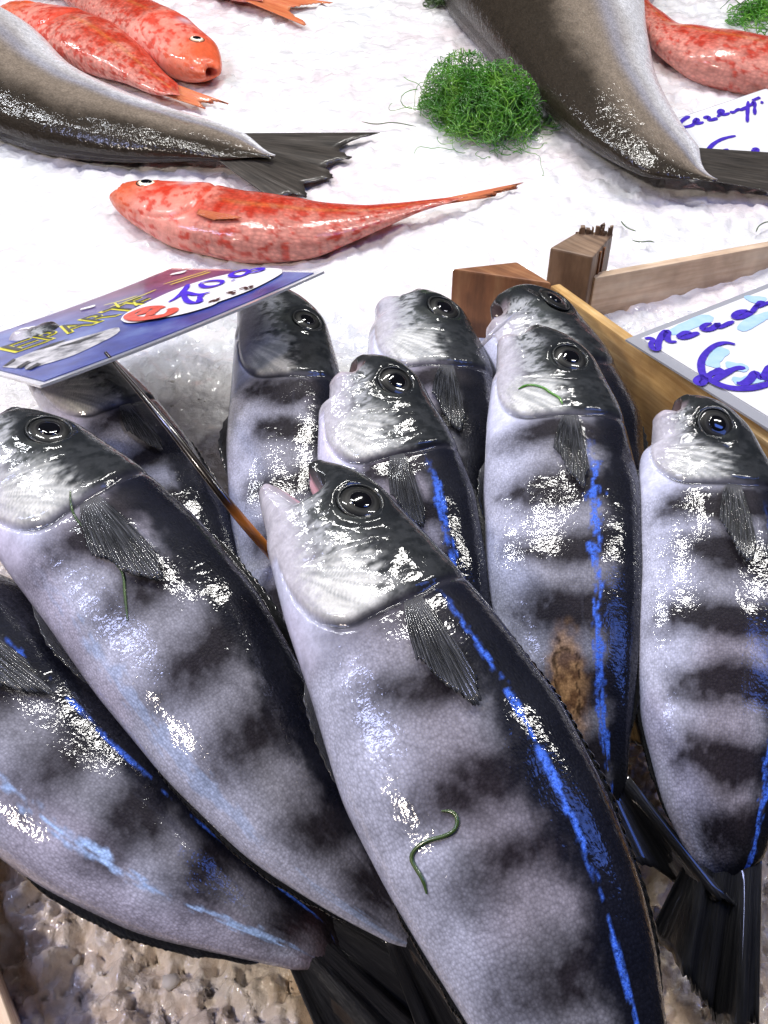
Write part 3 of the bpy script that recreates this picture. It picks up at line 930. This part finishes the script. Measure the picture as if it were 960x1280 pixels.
def bank_fish(name, label, cat, st, lift, mat, pig, seed, finmat, tips=None, group=None, eye=None, thick=1.0, dorsal=.12, res=(90, 120, 60, 24), hw=(.11, .24), pect=None, ztip=.004, mouth=.08):
    st = [list(s) + [lift] for s in st]
    F = make_frames(st, PS, 0, thick, hw, sig=.025)
    root = thing(name, label, cat, F.c[500] - F.N[500] * F.t[500], group)
    body(F, "body", mat, pig, root, mouth=mouth, seed=seed, nhead=res[0], nbody=res[1], k1=res[2], k2=res[3], eye=eye or (.10, .45, .12), jaw=.0)
    if eye:
        eye_parts(F, root, eye[0], eye[1], eye[2] * .9, iris=((.01, .01, .012), (.75, .70, .52), (.62, .30, .16)), bulge=.4)
    if dorsal: edge_fin(F, "dorsal_fin", finmat, root, .42, .62, 1, dorsal * F.Dg, lean=.3, rays=12, rnd=seed)
    if pect: flank_fin(F, "pectoral_fin", finmat, root, *pect, rays=9, rnd=seed)
    tail_fin(F, "tail_fin", finmat, root, tips=tips, zt=ztip, rnd=seed, length=.28, wave=.0008)
    return F


bank_fish("red_mullet", "red mullet lying alone behind the blue price card, eye showing", "fish",
    [(146, 248, 143, 232), (176, 275, 178, 228), (232, 304, 236, 233), (310, 319, 312, 250), (385, 315, 390, 258), (462, 288, 460, 259), (525, 263, 522, 252), (585, 248, 584, 244)],
    .012, M_RED, pig_red, 21, M_FINR, tips=[(615, 245), (632, 239), (660, 229)], group=RM, eye=(.112, .38, .125), pect=(.31, -.50, .50, (0, -14), .06), dorsal=.06)
bank_fish("red_mullet", "red mullet pressed along the silver belly of the fork-tailed hake", "fish",
    [(8, 15, 5, 3), (30, 38, 45, 7), (60, 64, 85, 14), (110, 88, 130, 31), (155, 104, 170, 61), (190, 118, 200, 91), (222, 126, 228, 112)],
    .014, M_RED, pig_red, 22, M_FINR, tips=[(262, 137), (250, 130), (262, 128), (288, 131)], group=RM, dorsal=0)
bank_fish("red_mullet", "red mullet with raised orange fin, head pointing away from the hake", "fish",
    [(260, 97, 270, 88), (222, 98, 263, 54), (190, 72, 226, 24), (150, 47, 182, 4), (112, 21, 142, -13), (80, -4, 102, -26), (60, -22, 72, -33)],
    .016, M_RED, pig_red, 23, M_FINR, group=RM, eye=(.12, .30, .12), dorsal=.22)
bank_fish("red_mullet", "red mullet of which only the forked orange tail reaches the open ice", "fish",
    [(140, -70, 150, -84), (165, -55, 185, -84), (195, -38, 215, -74), (230, -22, 250, -58), (270, -8, 285, -38), (300, 2, 312, -20), (325, 6, 332, -4)],
    .012, M_RED, pig_red, 24, M_FINR, tips=[(390, 36), (372, 22), (360, 12), (385, 8), (418, 4)], group=RM, dorsal=0)
bank_fish("red_mullet", "deep red mullet curled beside the handwritten hake card", "fish",
    [(1085, 110, 1090, 95), (1045, 117, 1050, 80), (1000, 114, 1000, 66), (945, 106, 950, 60), (880, 92, 895, 47), (830, 64, 845, 30), (802, 25, 812, 0), (790, -8, 796, -20)],
    .014, M_RED, pig_red, 25, M_FINR, group=RM, dorsal=0)
HW = (.10, .20)
bank_fish("hake", "dark-backed silver hake with frayed forked tail lying above the red mullet", "fish",
    [(-420, 62, -420, 90), (-330, 10, -340, 140), (-230, -5, -240, 168), (-110, 5, -130, 166), (0, 40, -20, 166), (85, 98, 70, 188), (175, 134, 160, 197), (270, 157, 250, 197), (335, 177, 312, 204), (360, 181, 324, 211)],
    .016, M_HAKE, pig_hake, 31, M_FINH, tips=[(478, 168), (432, 187), (444, 199), (408, 208), (424, 224), (388, 234), (398, 253), (372, 246), (345, 252)], group="hake on the white ice", hw=HW, dorsal=0, res=(90, 160, 70, 26))
bank_fish("hake", "dark hake arched next to the seaweed, tail lying over the handwritten hake card", "fish",
    [(640, -165, 560, -150), (710, -130, 540, -110), (770, -80, 540, -60), (800, -20, 558, -5), (803, 40, 618, 65), (815, 100, 678, 125), (836, 142, 733, 176), (866, 182, 798, 216), (893, 205, 862, 240), (905, 209, 885, 243)],
    .022, M_HAKE, pig_hake, 32, M_FINH, tips=[(1010, 196), (985, 212), (980, 222), (985, 232), (1010, 246)], group="hake on the white ice", hw=HW, dorsal=0, res=(90, 160, 70, 26), ztip=.010)

# ------------------------------------------------------------------ price cards
def third(p0, p1, proj2, px, py, lo, hi):
    """height that makes the card's corner square"""
    f = lambda z: np.dot(p1 - p0, proj2(px, py, z) - p0)
    zs = np.linspace(lo, hi, 400); v = np.array([abs(f(z)) for z in zs])
    return proj2(px, py, zs[v.argmin()])


class Card:
    def __init__(self, name, label, p0, p1, p2, mat, rim, thick=.0012, margin=.0, sag=0.0, group=None):
        self.p0, self.u, self.v = p0, p1 - p0, p2 - p0
        self.v = self.v - self.u * np.dot(self.u, self.v) / np.dot(self.u, self.u)
        self.n = nrm(np.cross(self.u, self.v))
        if self.n[2] < 0: self.n = -self.n
        self.sag = sag
        self.root = thing(name, label, "price card", (p0 + self.u * .5), group)
        N = 24
        def slab(a0, a1, b0, b1, z0, z1):
            A, B = np.meshgrid(np.linspace(a0, a1, N), np.linspace(b0, b1, N), indexing='ij')
            top = self.pt(A, B, z1).reshape(-1, 3); bot = self.pt(A, B, z0).reshape(-1, 3)
            g = grid_faces(N, N); k = N * N
            F = list(map(tuple, g)) + [tuple(f[::-1] + k) for f in g]
            br = [i * N for i in range(N)] + [(N - 1) * N + j for j in range(1, N)] + [i * N + N - 1 for i in range(N - 2, -1, -1)] + [j for j in range(N - 2, 0, -1)]
            F += [(br[i], br[(i + 1) % len(br)], br[(i + 1) % len(br)] + k, br[i] + k) for i in range(len(br))]
            return np.concatenate([top, bot]), F
        V, F = slab(0, 1, 0, 1, -thick, 0)
        mesh_obj("plastic_sleeve", V, F, rim, self.root, smooth=False)
        V, F = slab(margin, 1 - margin, margin * 1.2, 1 - margin * 1.2, .0001, .0004)
        self.paper = mesh_obj("printed_sheet", V, F, mat, self.root, smooth=False)
        self.k = 0

    def pt(self, a, b, z=0.0):
        a = np.asarray(a, float); b = np.asarray(b, float)
        bow = self.sag * (1 - (2 * a - 1) ** 2)
        return self.p0 + a[..., None] * self.u + b[..., None] * self.v + (np.asarray(z) + bow)[..., None] * self.n

    def ab(self, px, py):                                 # pixel on the card plane -> card coordinates
        d = ray(px, py); t = np.dot(self.p0 - EYE, self.n) / np.dot(d, self.n)
        q = EYE + d * t - self.p0
        return np.array([np.dot(q, self.u) / np.dot(self.u, self.u), np.dot(q, self.v) / np.dot(self.v, self.v)])

    def fill(self, name, px, mat, z, label=None):         # filled flat print from an outline
        ab = np.array([self.ab(*p) for p in px]); c = ab.mean(0)
        V = np.concatenate([[self.pt(c[0], c[1], z)], self.pt(ab[:, 0], ab[:, 1], z)])
        n = len(ab)
        return mesh_obj(name, V, [(0, 1 + i, 1 + (i + 1) % n) for i in range(n)], mat, self.paper)

    def strokes(self, name, lines, mat, width, z):
        """pen strokes: flat ribbons joined into one piece of handwriting"""
        Vs, Fs, k = [], [], 0
        for j, ln in enumerate(lines):
            wm = 1.0
            ab = np.array([self.ab(*p) for p in ln])
            xy = ab * np.array([np.linalg.norm(self.u), np.linalg.norm(self.v)])
            s = smooth_line(xy, max(8, len(ln) * 7))
            T = nrm(np.gradient(s, axis=0)); Nn = np.stack([-T[:, 1], T[:, 0]], 1)
            q = np.linspace(0, 1, len(s))
            wv = width * (.75 + .5 * vn(q * 6 + j * 3.3, q * 0 + j, 77)) * np.minimum(1, .55 + 6 * np.minimum(q, 1 - q))
            L = s + Nn * wv[:, None] / 2; R_ = s - Nn * wv[:, None] / 2
            for side in (L, R_): side /= np.array([np.linalg.norm(self.u), np.linalg.norm(self.v)])
            V = np.stack([self.pt(L[:, 0], L[:, 1], z + j * 3e-5), self.pt(R_[:, 0], R_[:, 1], z + j * 3e-5)], 1).reshape(-1, 3)
            Vs.append(V); Fs.append(grid_faces(len(s), 2) + k); k += len(V)
        return mesh_obj(name, np.concatenate(Vs), np.concatenate(Fs), mat, self.paper)

    def text(self, name, body_, a, b, size, mat, z, offset=0.0, width=None, shear=0.0):
        cu = bpy.data.curves.new("t", 'FONT'); cu.body = body_; cu.size = 1; cu.offset = offset; cu.resolution_u = 4
        ob = bpy.data.objects.new("t", cu); COL.objects.link(ob)
        me = bpy.data.meshes.new_from_object(ob)
        v = np.array([x.co[:] for x in me.vertices]); F = [tuple(p.vertices) for p in me.polygons]
        bpy.data.objects.remove(ob); bpy.data.curves.remove(cu); bpy.data.meshes.remove(me)
        lu, lv = np.linalg.norm(self.u), np.linalg.norm(self.v)
        kx = size if width is None else width / max(v[:, 0].max(), 1e-6)
        x = a + (v[:, 0] + shear * v[:, 1]) * kx / lu; y = b + v[:, 1] * size / lv
        return mesh_obj(name, self.pt(x, y, z), F, mat, self.paper, smooth=False)


M_SLEEVE = plain("clear_plastic_edge", (.55, .56, .60), .15, Coat_Weight=1.0, Transmission_Weight=.3)
M_PAPER = noisy("white_card", [(.3, (.80, .80, .80)), (.7, (.88, .88, .88))], 30, .30, .03, coat=.4)
M_INK = noisy("violet_felt_pen", [(.3, (.035, .015, .35)), (.7, (.075, .03, .55))], 300, .4, .0)
M_INKP = noisy("pale_blue_felt_pen", [(.3, (.36, .58, .86)), (.7, (.50, .70, .92))], 120, .4, .0)
M_INKB = noisy("blue_felt_pen", [(.3, (.02, .01, .50)), (.7, (.04, .02, .75))], 200, .35, .0)
M_REDP = noisy("red_print", [(.3, (.62, .06, .04)), (.7, (.78, .14, .09))], 300, .35, .0)
M_YEL = plain("yellow_print", (.72, .66, .03), .3)
M_BLK = plain("black_print", (.006, .007, .010), .3)
M_WHT = plain("white_print", (.86, .86, .86), .3)
kp = NT("blue_sea_print")                                # printed sea, violet towards one corner
_tc = kp.add('ShaderNodeTexCoord')
_n1 = kp.noise(_tc.outputs['Object'], 38, 5, .6)
_r1 = kp.ramp(_n1.outputs['Fac'], [(.30, (.02, .025, .16)), (.50, (.045, .07, .33)), (.68, (.12, .18, .45)), (.85, (.35, .40, .58))])
_sep = kp.add('ShaderNodeSeparateXYZ'); kp.link(_tc.outputs['Object'], _sep.inputs[0])
_g = kp.math('MULTIPLY_ADD', _sep.outputs['Y'], 16.0); kp.n[-1].inputs[2].default_value = -1.05; kp.n[-1].use_clamp = True
_n2 = kp.noise(_tc.outputs['Object'], 60, 4, .6)
_r2 = kp.ramp(_n2.outputs['Fac'], [(.3, (.10, .015, .07)), (.7, (.24, .05, .13))])
kp.link(kp.mixc(_g, _r1.outputs[0], _r2.outputs[0]), kp.b.inputs['Base Color'])
kp.set(Roughness=.30, Coat_Weight=.25, Coat_Roughness=.06)
M_SEA = kp.m
M_GREYP = noisy("grey_fish_print", [(.35, (.10, .10, .12)), (.55, (.52, .51, .52)), (.75, (.80, .78, .78))], 110, .3, .0, stretch=(1, 1, 1))

# blue printed card on a thin holder
p0 = P(50, 482, .100); p1 = P(405, 339, .100); p2 = third(p0, p1, lambda a, b, z: P(215, 335, z) - p1 + p0, 215, 335, .03, .12)
CA = Card("price_card", "glossy blue printed price card with yellow lettering and white price oval, above the fish heads", p0, p1, p2, M_SEA, M_SLEEVE, margin=.022, sag=-.0015)
R2 = lambda L: [(120 + x / 6.4, 325 + y / 6.4) for x, y in L]
R3 = lambda L: [(230 + x / 5.333, 325 + y / 5.333) for x, y in L]
R1 = lambda L: [(x / 6.4, 380 + y / 6.4) for x, y in L]
oval = R2([(195, 470), (230, 500), (330, 495), (450, 470), (640, 440), (800, 400), (960, 350)]) + R3([(200, 285), (380, 228), (520, 170), (640, 110), (672, 85), (640, 68), (500, 66), (330, 95), (160, 130), (20, 170)]) + R2([(560, 265), (400, 340), (270, 400), (210, 440)])
CA.fill("price_oval", [tuple(x) for x in smooth_line(oval + oval[:1], 90)[:-1]], M_WHT, .0012)
CA.strokes("handwritten_price", [R2([(585, 340), (660, 300), (740, 215)]), R2([(740, 205), (700, 270), (720, 330), (770, 350), (832, 345)]), R2([(715, 262), (780, 285), (850, 282), (915, 265)]), R2([(832, 345), (828, 310), (850, 283)]),
    R3([(110, 165), (170, 150), (255, 148), (265, 165), (200, 187), (130, 190), (108, 168)]), R3([(325, 148), (338, 147)]),
    R3([(440, 90), (395, 84), (320, 105), (312, 122), (370, 127), (425, 108), (440, 88), (500, 76), (542, 80), (500, 95), (435, 104)])], M_INKB, .0032, .0018)
CA.strokes("euro_sign", [R2([(545, 385), (470, 380), (390, 385), (320, 412), (255, 445), (290, 472), (370, 474), (460, 462), (560, 445), (615, 415), (615, 392), (570, 398)]),
    R2([(420, 388), (375, 420), (360, 440)]), R2([(490, 390), (440, 430), (430, 450)])], M_REDP, .0060, .0018)
CA.strokes("printed_unit", [R3([(165, 288), (195, 270), (210, 278)]), R3([(215, 276), (235, 258)]), R3([(280, 228), (350, 212)]), R3([(300, 220), (340, 232)]), R3([(370, 205), (410, 188), (420, 205)]), R3([(430, 190), (462, 182), (440, 200)])], M_BLK, .0020, .0018)
a0 = CA.ab(52, 424); a1 = CA.ab(205, 372)
lu = np.linalg.norm(CA.u); lv = np.linalg.norm(CA.v)
CA.text("yellow_lettering", "PARTE", a0[0], a0[1] - .04, .037, M_YEL, .0006, .035, width=(a1[0] - a0[0]) * lu * 1.0)
CA.text("black_lettering", "PARTE", a0[0], a0[1] - .04, .037, M_BLK, .0009, -.012, width=(a1[0] - a0[0]) * lu * 1.0)
e0 = CA.ab(8, 441)
CA.text("yellow_lettering", "E", e0[0], e0[1] - .04, .037, M_YEL, .0006, .035, width=.020)
CA.text("black_lettering", "E", e0[0], e0[1] - .04, .037, M_BLK, .0009, -.012, width=.020)
CA.strokes("yellow_lettering", [R2([(60, 355), (200, 320), (330, 280)]), R2([(110, 370), (300, 305), (480, 235)]), R2([(540, 195), (700, 150), (900, 95)]), R2([(590, 200), (740, 155), (920, 105)]), R2([(300, 330), (325, 360)]), R2([(150, 340), (185, 375)])], M_YEL, .0016, .0010)
for _ln in [R1([(0, 185), (90, 175)]), R1([(90, 160), (190, 145)]), R1([(165, 130), (300, 105)]), R1([(150, 200), (270, 180)]), R1([(640, 35), (760, 5)]), R2([(180, 195), (260, 170)]), R2([(600, 120), (720, 100)]), R2([(280, 175), (350, 150)]), R2([(700, 75), (760, 66)]), R2([(420, 130), (500, 112)])]:
    CA.strokes("white_lettering", [_ln], M_WHT, .0050, .0010)
fish_print = R1([(20, 510), (110, 440), (330, 350), (560, 280), (800, 210), (960, 160), (960, 215), (760, 320), (560, 420), (330, 490), (210, 535), (180, 520), (240, 470), (130, 520)])
CA.fill("printed_fish", [tuple(x) for x in smooth_line(fish_print, 60)], M_GREYP, .0006)
for q in ([(30, 505), (110, 440), (130, 450), (60, 500)], [(135, 515), (220, 460), (250, 470), (170, 520)], [(215, 530), (300, 475), (335, 482), (250, 530)], [(240, 385), (420, 310), (560, 268), (420, 330)], [(440, 345), (620, 285), (840, 215), (640, 300)]):
    CA.fill("printed_stripe", R1(q), M_BLK, .0009)
# holder rod
rod = smooth_line(np.array([P(132, 441, .0985), P(200, 520, .088), P(262, 600, .072), P(300, 648, .058), P(346, 700, .030)]), 40)
V, Fc = tube(rod, np.interp(np.linspace(0, 1, 40), [0, .3, 1], [.0008, .0014, .0026]), 10)
kr = NT("amber_rod")
_a = kr.add('ShaderNodeAttribute', attribute_name="Col"); kr.link(_a.outputs['Color'], kr.b.inputs['Base Color'])
kr.set(Roughness=.25, Coat_Weight=.8)
q = np.repeat(np.linspace(0, 1, 40), 10)
mesh_obj("holder_rod", V, Fc, kr.m, CA.root, col=mix((.012, .008, .006), (.62, .20, .03), sstep(.70, .82, q)))

# white handwritten cards
R4 = lambda L: [(770 + x / 5.053, 340 + y / 5.053) for x, y in L]
p0 = P(782, 424, .052); p1 = P(1126, 290, .052); p2 = third(p0, p1, P, 990, 566, .046, .10)
CB = Card("price_card", "white handwritten mackerel card in a clear sleeve, leaning inside the pinkish crate", p0, p1, p2, M_PAPER, M_SLEEVE, margin=.03, group="white handwritten cards")
CB.strokes("pale_blue_marks", [R4([(340, 395), (450, 345), (600, 285)]), R4([(600, 605), (625, 545), (685, 488)]), R4([(780, 375), (860, 315), (930, 285), (1000, 270)]), R4([(830, 185), (880, 170), (940, 190)]), R4([(690, 590), (760, 600), (830, 625)]), R4([(740, 700), (850, 690), (960, 650)])], M_INKP, .0075, .0007)
CB.strokes("handwritten_name", [R4([(180, 430), (215, 424), (238, 440), (212, 465), (235, 500), (266, 496), (262, 455), (292, 400), (328, 376), (315, 420), (332, 452), (380, 448)]),
    R4([(475, 395), (430, 390), (393, 412), (402, 426), (445, 424), (485, 403), (520, 392)]), R4([(602, 335), (565, 338), (538, 362), (555, 379), (612, 366), (648, 330), (632, 352), (650, 362), (705, 335), (740, 320)]),
    R4([(828, 252), (765, 265), (735, 295), (760, 306), (812, 290), (855, 255), (845, 270)]), R4([(855, 265), (885, 222), (908, 200), (936, 206), (905, 222), (872, 232)]), R4([(905, 208), (955, 210), (1010, 190)])], M_INK, .0036, .0011)
CB.strokes("handwritten_euro", [R4([(748, 466), (690, 452), (622, 470), (562, 518), (530, 580), (540, 650), (562, 690), (532, 722), (500, 706), (520, 678), (562, 668), (622, 712), (720, 746), (850, 746), (960, 716), (1030, 690)]),
    R4([(562, 672), (620, 642), (668, 622)]), R4([(600, 706), (680, 652), (750, 616), (812, 614)]), R4([(758, 712), (805, 718), (850, 684), (872, 640), (890, 650), (905, 690), (945, 650), (975, 600)]), R4([(925, 680), (955, 690), (1000, 660)])], M_INK, .0040, .0011)
R5 = lambda L: [(810 + x / 6.4, 80 + y / 6.4) for x, y in L]
p0 = PS(822, 156, .012); p1 = PS(1000, 96, .012); p2 = third(p0, p1, PS, 878, 236, .0, .05)
CC = Card("price_card", "white handwritten hake card half under the arched hake's tail", p0, p1, p2, M_PAPER, M_SLEEVE, margin=.01, group="white handwritten cards")
CC.strokes("handwritten_name", [R5([(205, 492), (245, 486), (292, 440), (332, 424)]), R5([(290, 442), (250, 482), (272, 512), (332, 505), (372, 484)]), R5([(350, 486), (402, 460), (390, 440), (360, 470), (382, 490), (442, 470)]),
    R5([(440, 440), (492, 424), (470, 466), (552, 440)]), R5([(550, 430), (612, 382), (572, 368), (558, 400), (602, 416), (650, 398)]), R5([(650, 390), (682, 396), (722, 364), (740, 378), (790, 345)]), R5([(798, 305), (792, 380), (790, 472)]), R5([(790, 345), (832, 330), (848, 298), (850, 412)]), R5([(830, 300), (892, 274)]), R5([(895, 312), (920, 318)])], M_INK, .0032, .0009)
CC.strokes("handwritten_euro", [R5([(698, 580), (600, 600), (522, 640), (470, 700), (480, 728)]), R5([(500, 730), (560, 712), (642, 690)]), R5([(568, 775), (602, 792), (642, 770), (664, 732)]), R5([(712, 752), (722, 720), (765, 712), (772, 735), (730, 748), (812, 742)]), R5([(832, 690), (872, 680), (880, 705), (842, 718), (830, 692)])], M_INK, .0032, .0009)

# ------------------------------------------------------------------ seaweed
M_WEED = noisy("green_seaweed", [(.3, (.02, .10, .006)), (.5, (.07, .27, .015)), (.72, (.24, .48, .05))], 45, .3, .1, coat=.6)
M_WEEDD = noisy("dark_seaweed", [(.3, (.03, .06, .015)), (.7, (.08, .14, .04))], 90, .3, .1, coat=.6)


def strand_cloud(centre, radii, count, seed, rad, length, normal=(0, -.2, 1), mat=M_WEED):
    rg = np.random.RandomState(seed); Vs, Fs, k = [], [], 0
    for i in range(count):
        r = rg.rand() ** .45; d = nrm(rg.randn(3)); d[2] = abs(d[2])
        far = rg.rand() < .12
        p = np.array(centre) + d * np.array(radii) * r * (1.25 if far else 1)
        if far: p[2] = centre[2] + .002 + SL * (p[1] - centre[1])
        head = nrm(rg.randn(3) * [1, 1, .5]); n = rg.randint(12, 22); L = length * rg.uniform(.5, 1.3) / n
        bend = rg.randn(3) * .35; pts = [p]
        for _ in range(n):
            bend = bend * .85 + rg.randn(3) * .22
            head = nrm(head + np.cross(bend, head))
            q = pts[-1] + head * L
            e = (q - centre) / np.array(radii)
            m_ = np.linalg.norm(e)
            if m_ > 1 and not far: q = q - (q - centre) * .12; head = nrm(head - nrm(q - centre) * .5)
            gz = centre[2] + SL * (q[1] - centre[1]) + .001
            if q[2] < gz: q[2] = gz
            pts.append(q)
        V, F = tube(np.array(pts), rad * rg.uniform(.7, 1.2), 4)
        Vs.append(V); Fs.append(F + k); k += len(V)
    return np.concatenate(Vs), np.concatenate(Fs)


def weed_clump(label, px, py, rx, ry, rz, count, seed, mat=M_WEED, length=.05, rad=.00055):
    Vs, Fs, k = [], [], 0
    rr = random.Random(seed)
    for j in range(4):                                   # uneven lobes make one ragged clump
        c = PS(px, py, .003) + np.array([rr.uniform(-.4, .4) * rx, rr.uniform(-.4, .4) * ry, 0])
        c[2] = SL * (c[1] - SY) + .003
        V, F = strand_cloud(c, (rx * rr.uniform(.55, .85), ry * rr.uniform(.55, .85), rz * rr.uniform(.6, 1)), count // 4, seed * 10 + j, rad, length, mat=mat)
        Vs.append(V); Fs.append(F + k); k += len(V)
    V, F = np.concatenate(Vs), np.concatenate(Fs)
    o = mesh_obj("seaweed_clump", V, F, mat)
    return tag(o, label, "seaweed", "seaweed on the white ice")


weed_clump("thick round clump of bright green threadlike seaweed on the ice", 600, 152, .052, .056, .066, 2000, 1, rad=.00034)
weed_clump("loose green seaweed scrap beside the deep red mullet", 935, 22, .045, .05, .006, 110, 2, length=.06)
weed_clump("small dark seaweed scrap by the arched hake's back", 548, 4, .018, .02, .004, 30, 3, mat=M_WEEDD)


def weed_line(label, pts, rad, F=None, mat=M_WEEDD, grp="single seaweed threads"):
    out = []
    line = smooth_line(np.array(pts, float), 40)
    if F is not None:
        bvh = BVHTree.FromPolygons([tuple(v) for v in F.V], [tuple(f) for f in F.Fq])
        for a, b in line:
            d = Vector(ray(a, b)).normalized()
            hit = bvh.ray_cast(Vector(EYE), d)
            if hit[0] is not None:
                nn = hit[1] if hit[1].dot(d) < 0 else -hit[1]
                out.append(np.array(hit[0] + nn * rad * .7))
    else:
        out = [PS(a, b, .006) for a, b in line]
    if len(out) < 5: return
    V, Fc = tube(smooth_line(np.array(out), 40), rad * np.interp(np.linspace(0, 1, 40), [0, .1, .9, 1], [.4, 1, 1, .4]), 6)
    tag(mesh_obj("seaweed_strand", V, Fc, mat), label, "seaweed", grp)


weed_line("curled green seaweed strand on the flank of the gaping fish",
    [(552, 1014), (566, 1014), (573, 1024), (570, 1038), (556, 1046), (535, 1050), (520, 1060), (513, 1072), (520, 1085), (530, 1100), (534, 1117)], .0006, FA)
weed_line("olive seaweed thread hanging from the gill of the fish with the broad pectoral fin",
    [(88, 614), (88, 632), (96, 652), (112, 665), (128, 685), (140, 700), (155, 715), (156, 740), (160, 776)], .0005, FB)
weed_line("fine green seaweed thread on the cheek of the fish with the belly wound",
    [(648, 487), (660, 481), (678, 484), (690, 493), (700, 498), (703, 506)], .0006, FI, M_WEED)
for i, (lb, pts) in enumerate([("brown seaweed thread left of the round green clump", [(452, 152), (470, 156), (490, 152), (520, 158)]),
        ("thin curl of seaweed on the ice behind the splintered post", [(790, 300), (800, 303), (812, 301), (818, 303)]),
        ("thin bent seaweed thread between the arched hake and the splintered post", [(776, 276), (782, 284), (795, 289)]),
        ("pale seaweed loop on the ice below the arched hake's tail", [(945, 290), (948, 282), (960, 276), (975, 280)])]):
    weed_line(lb, pts, .0005)
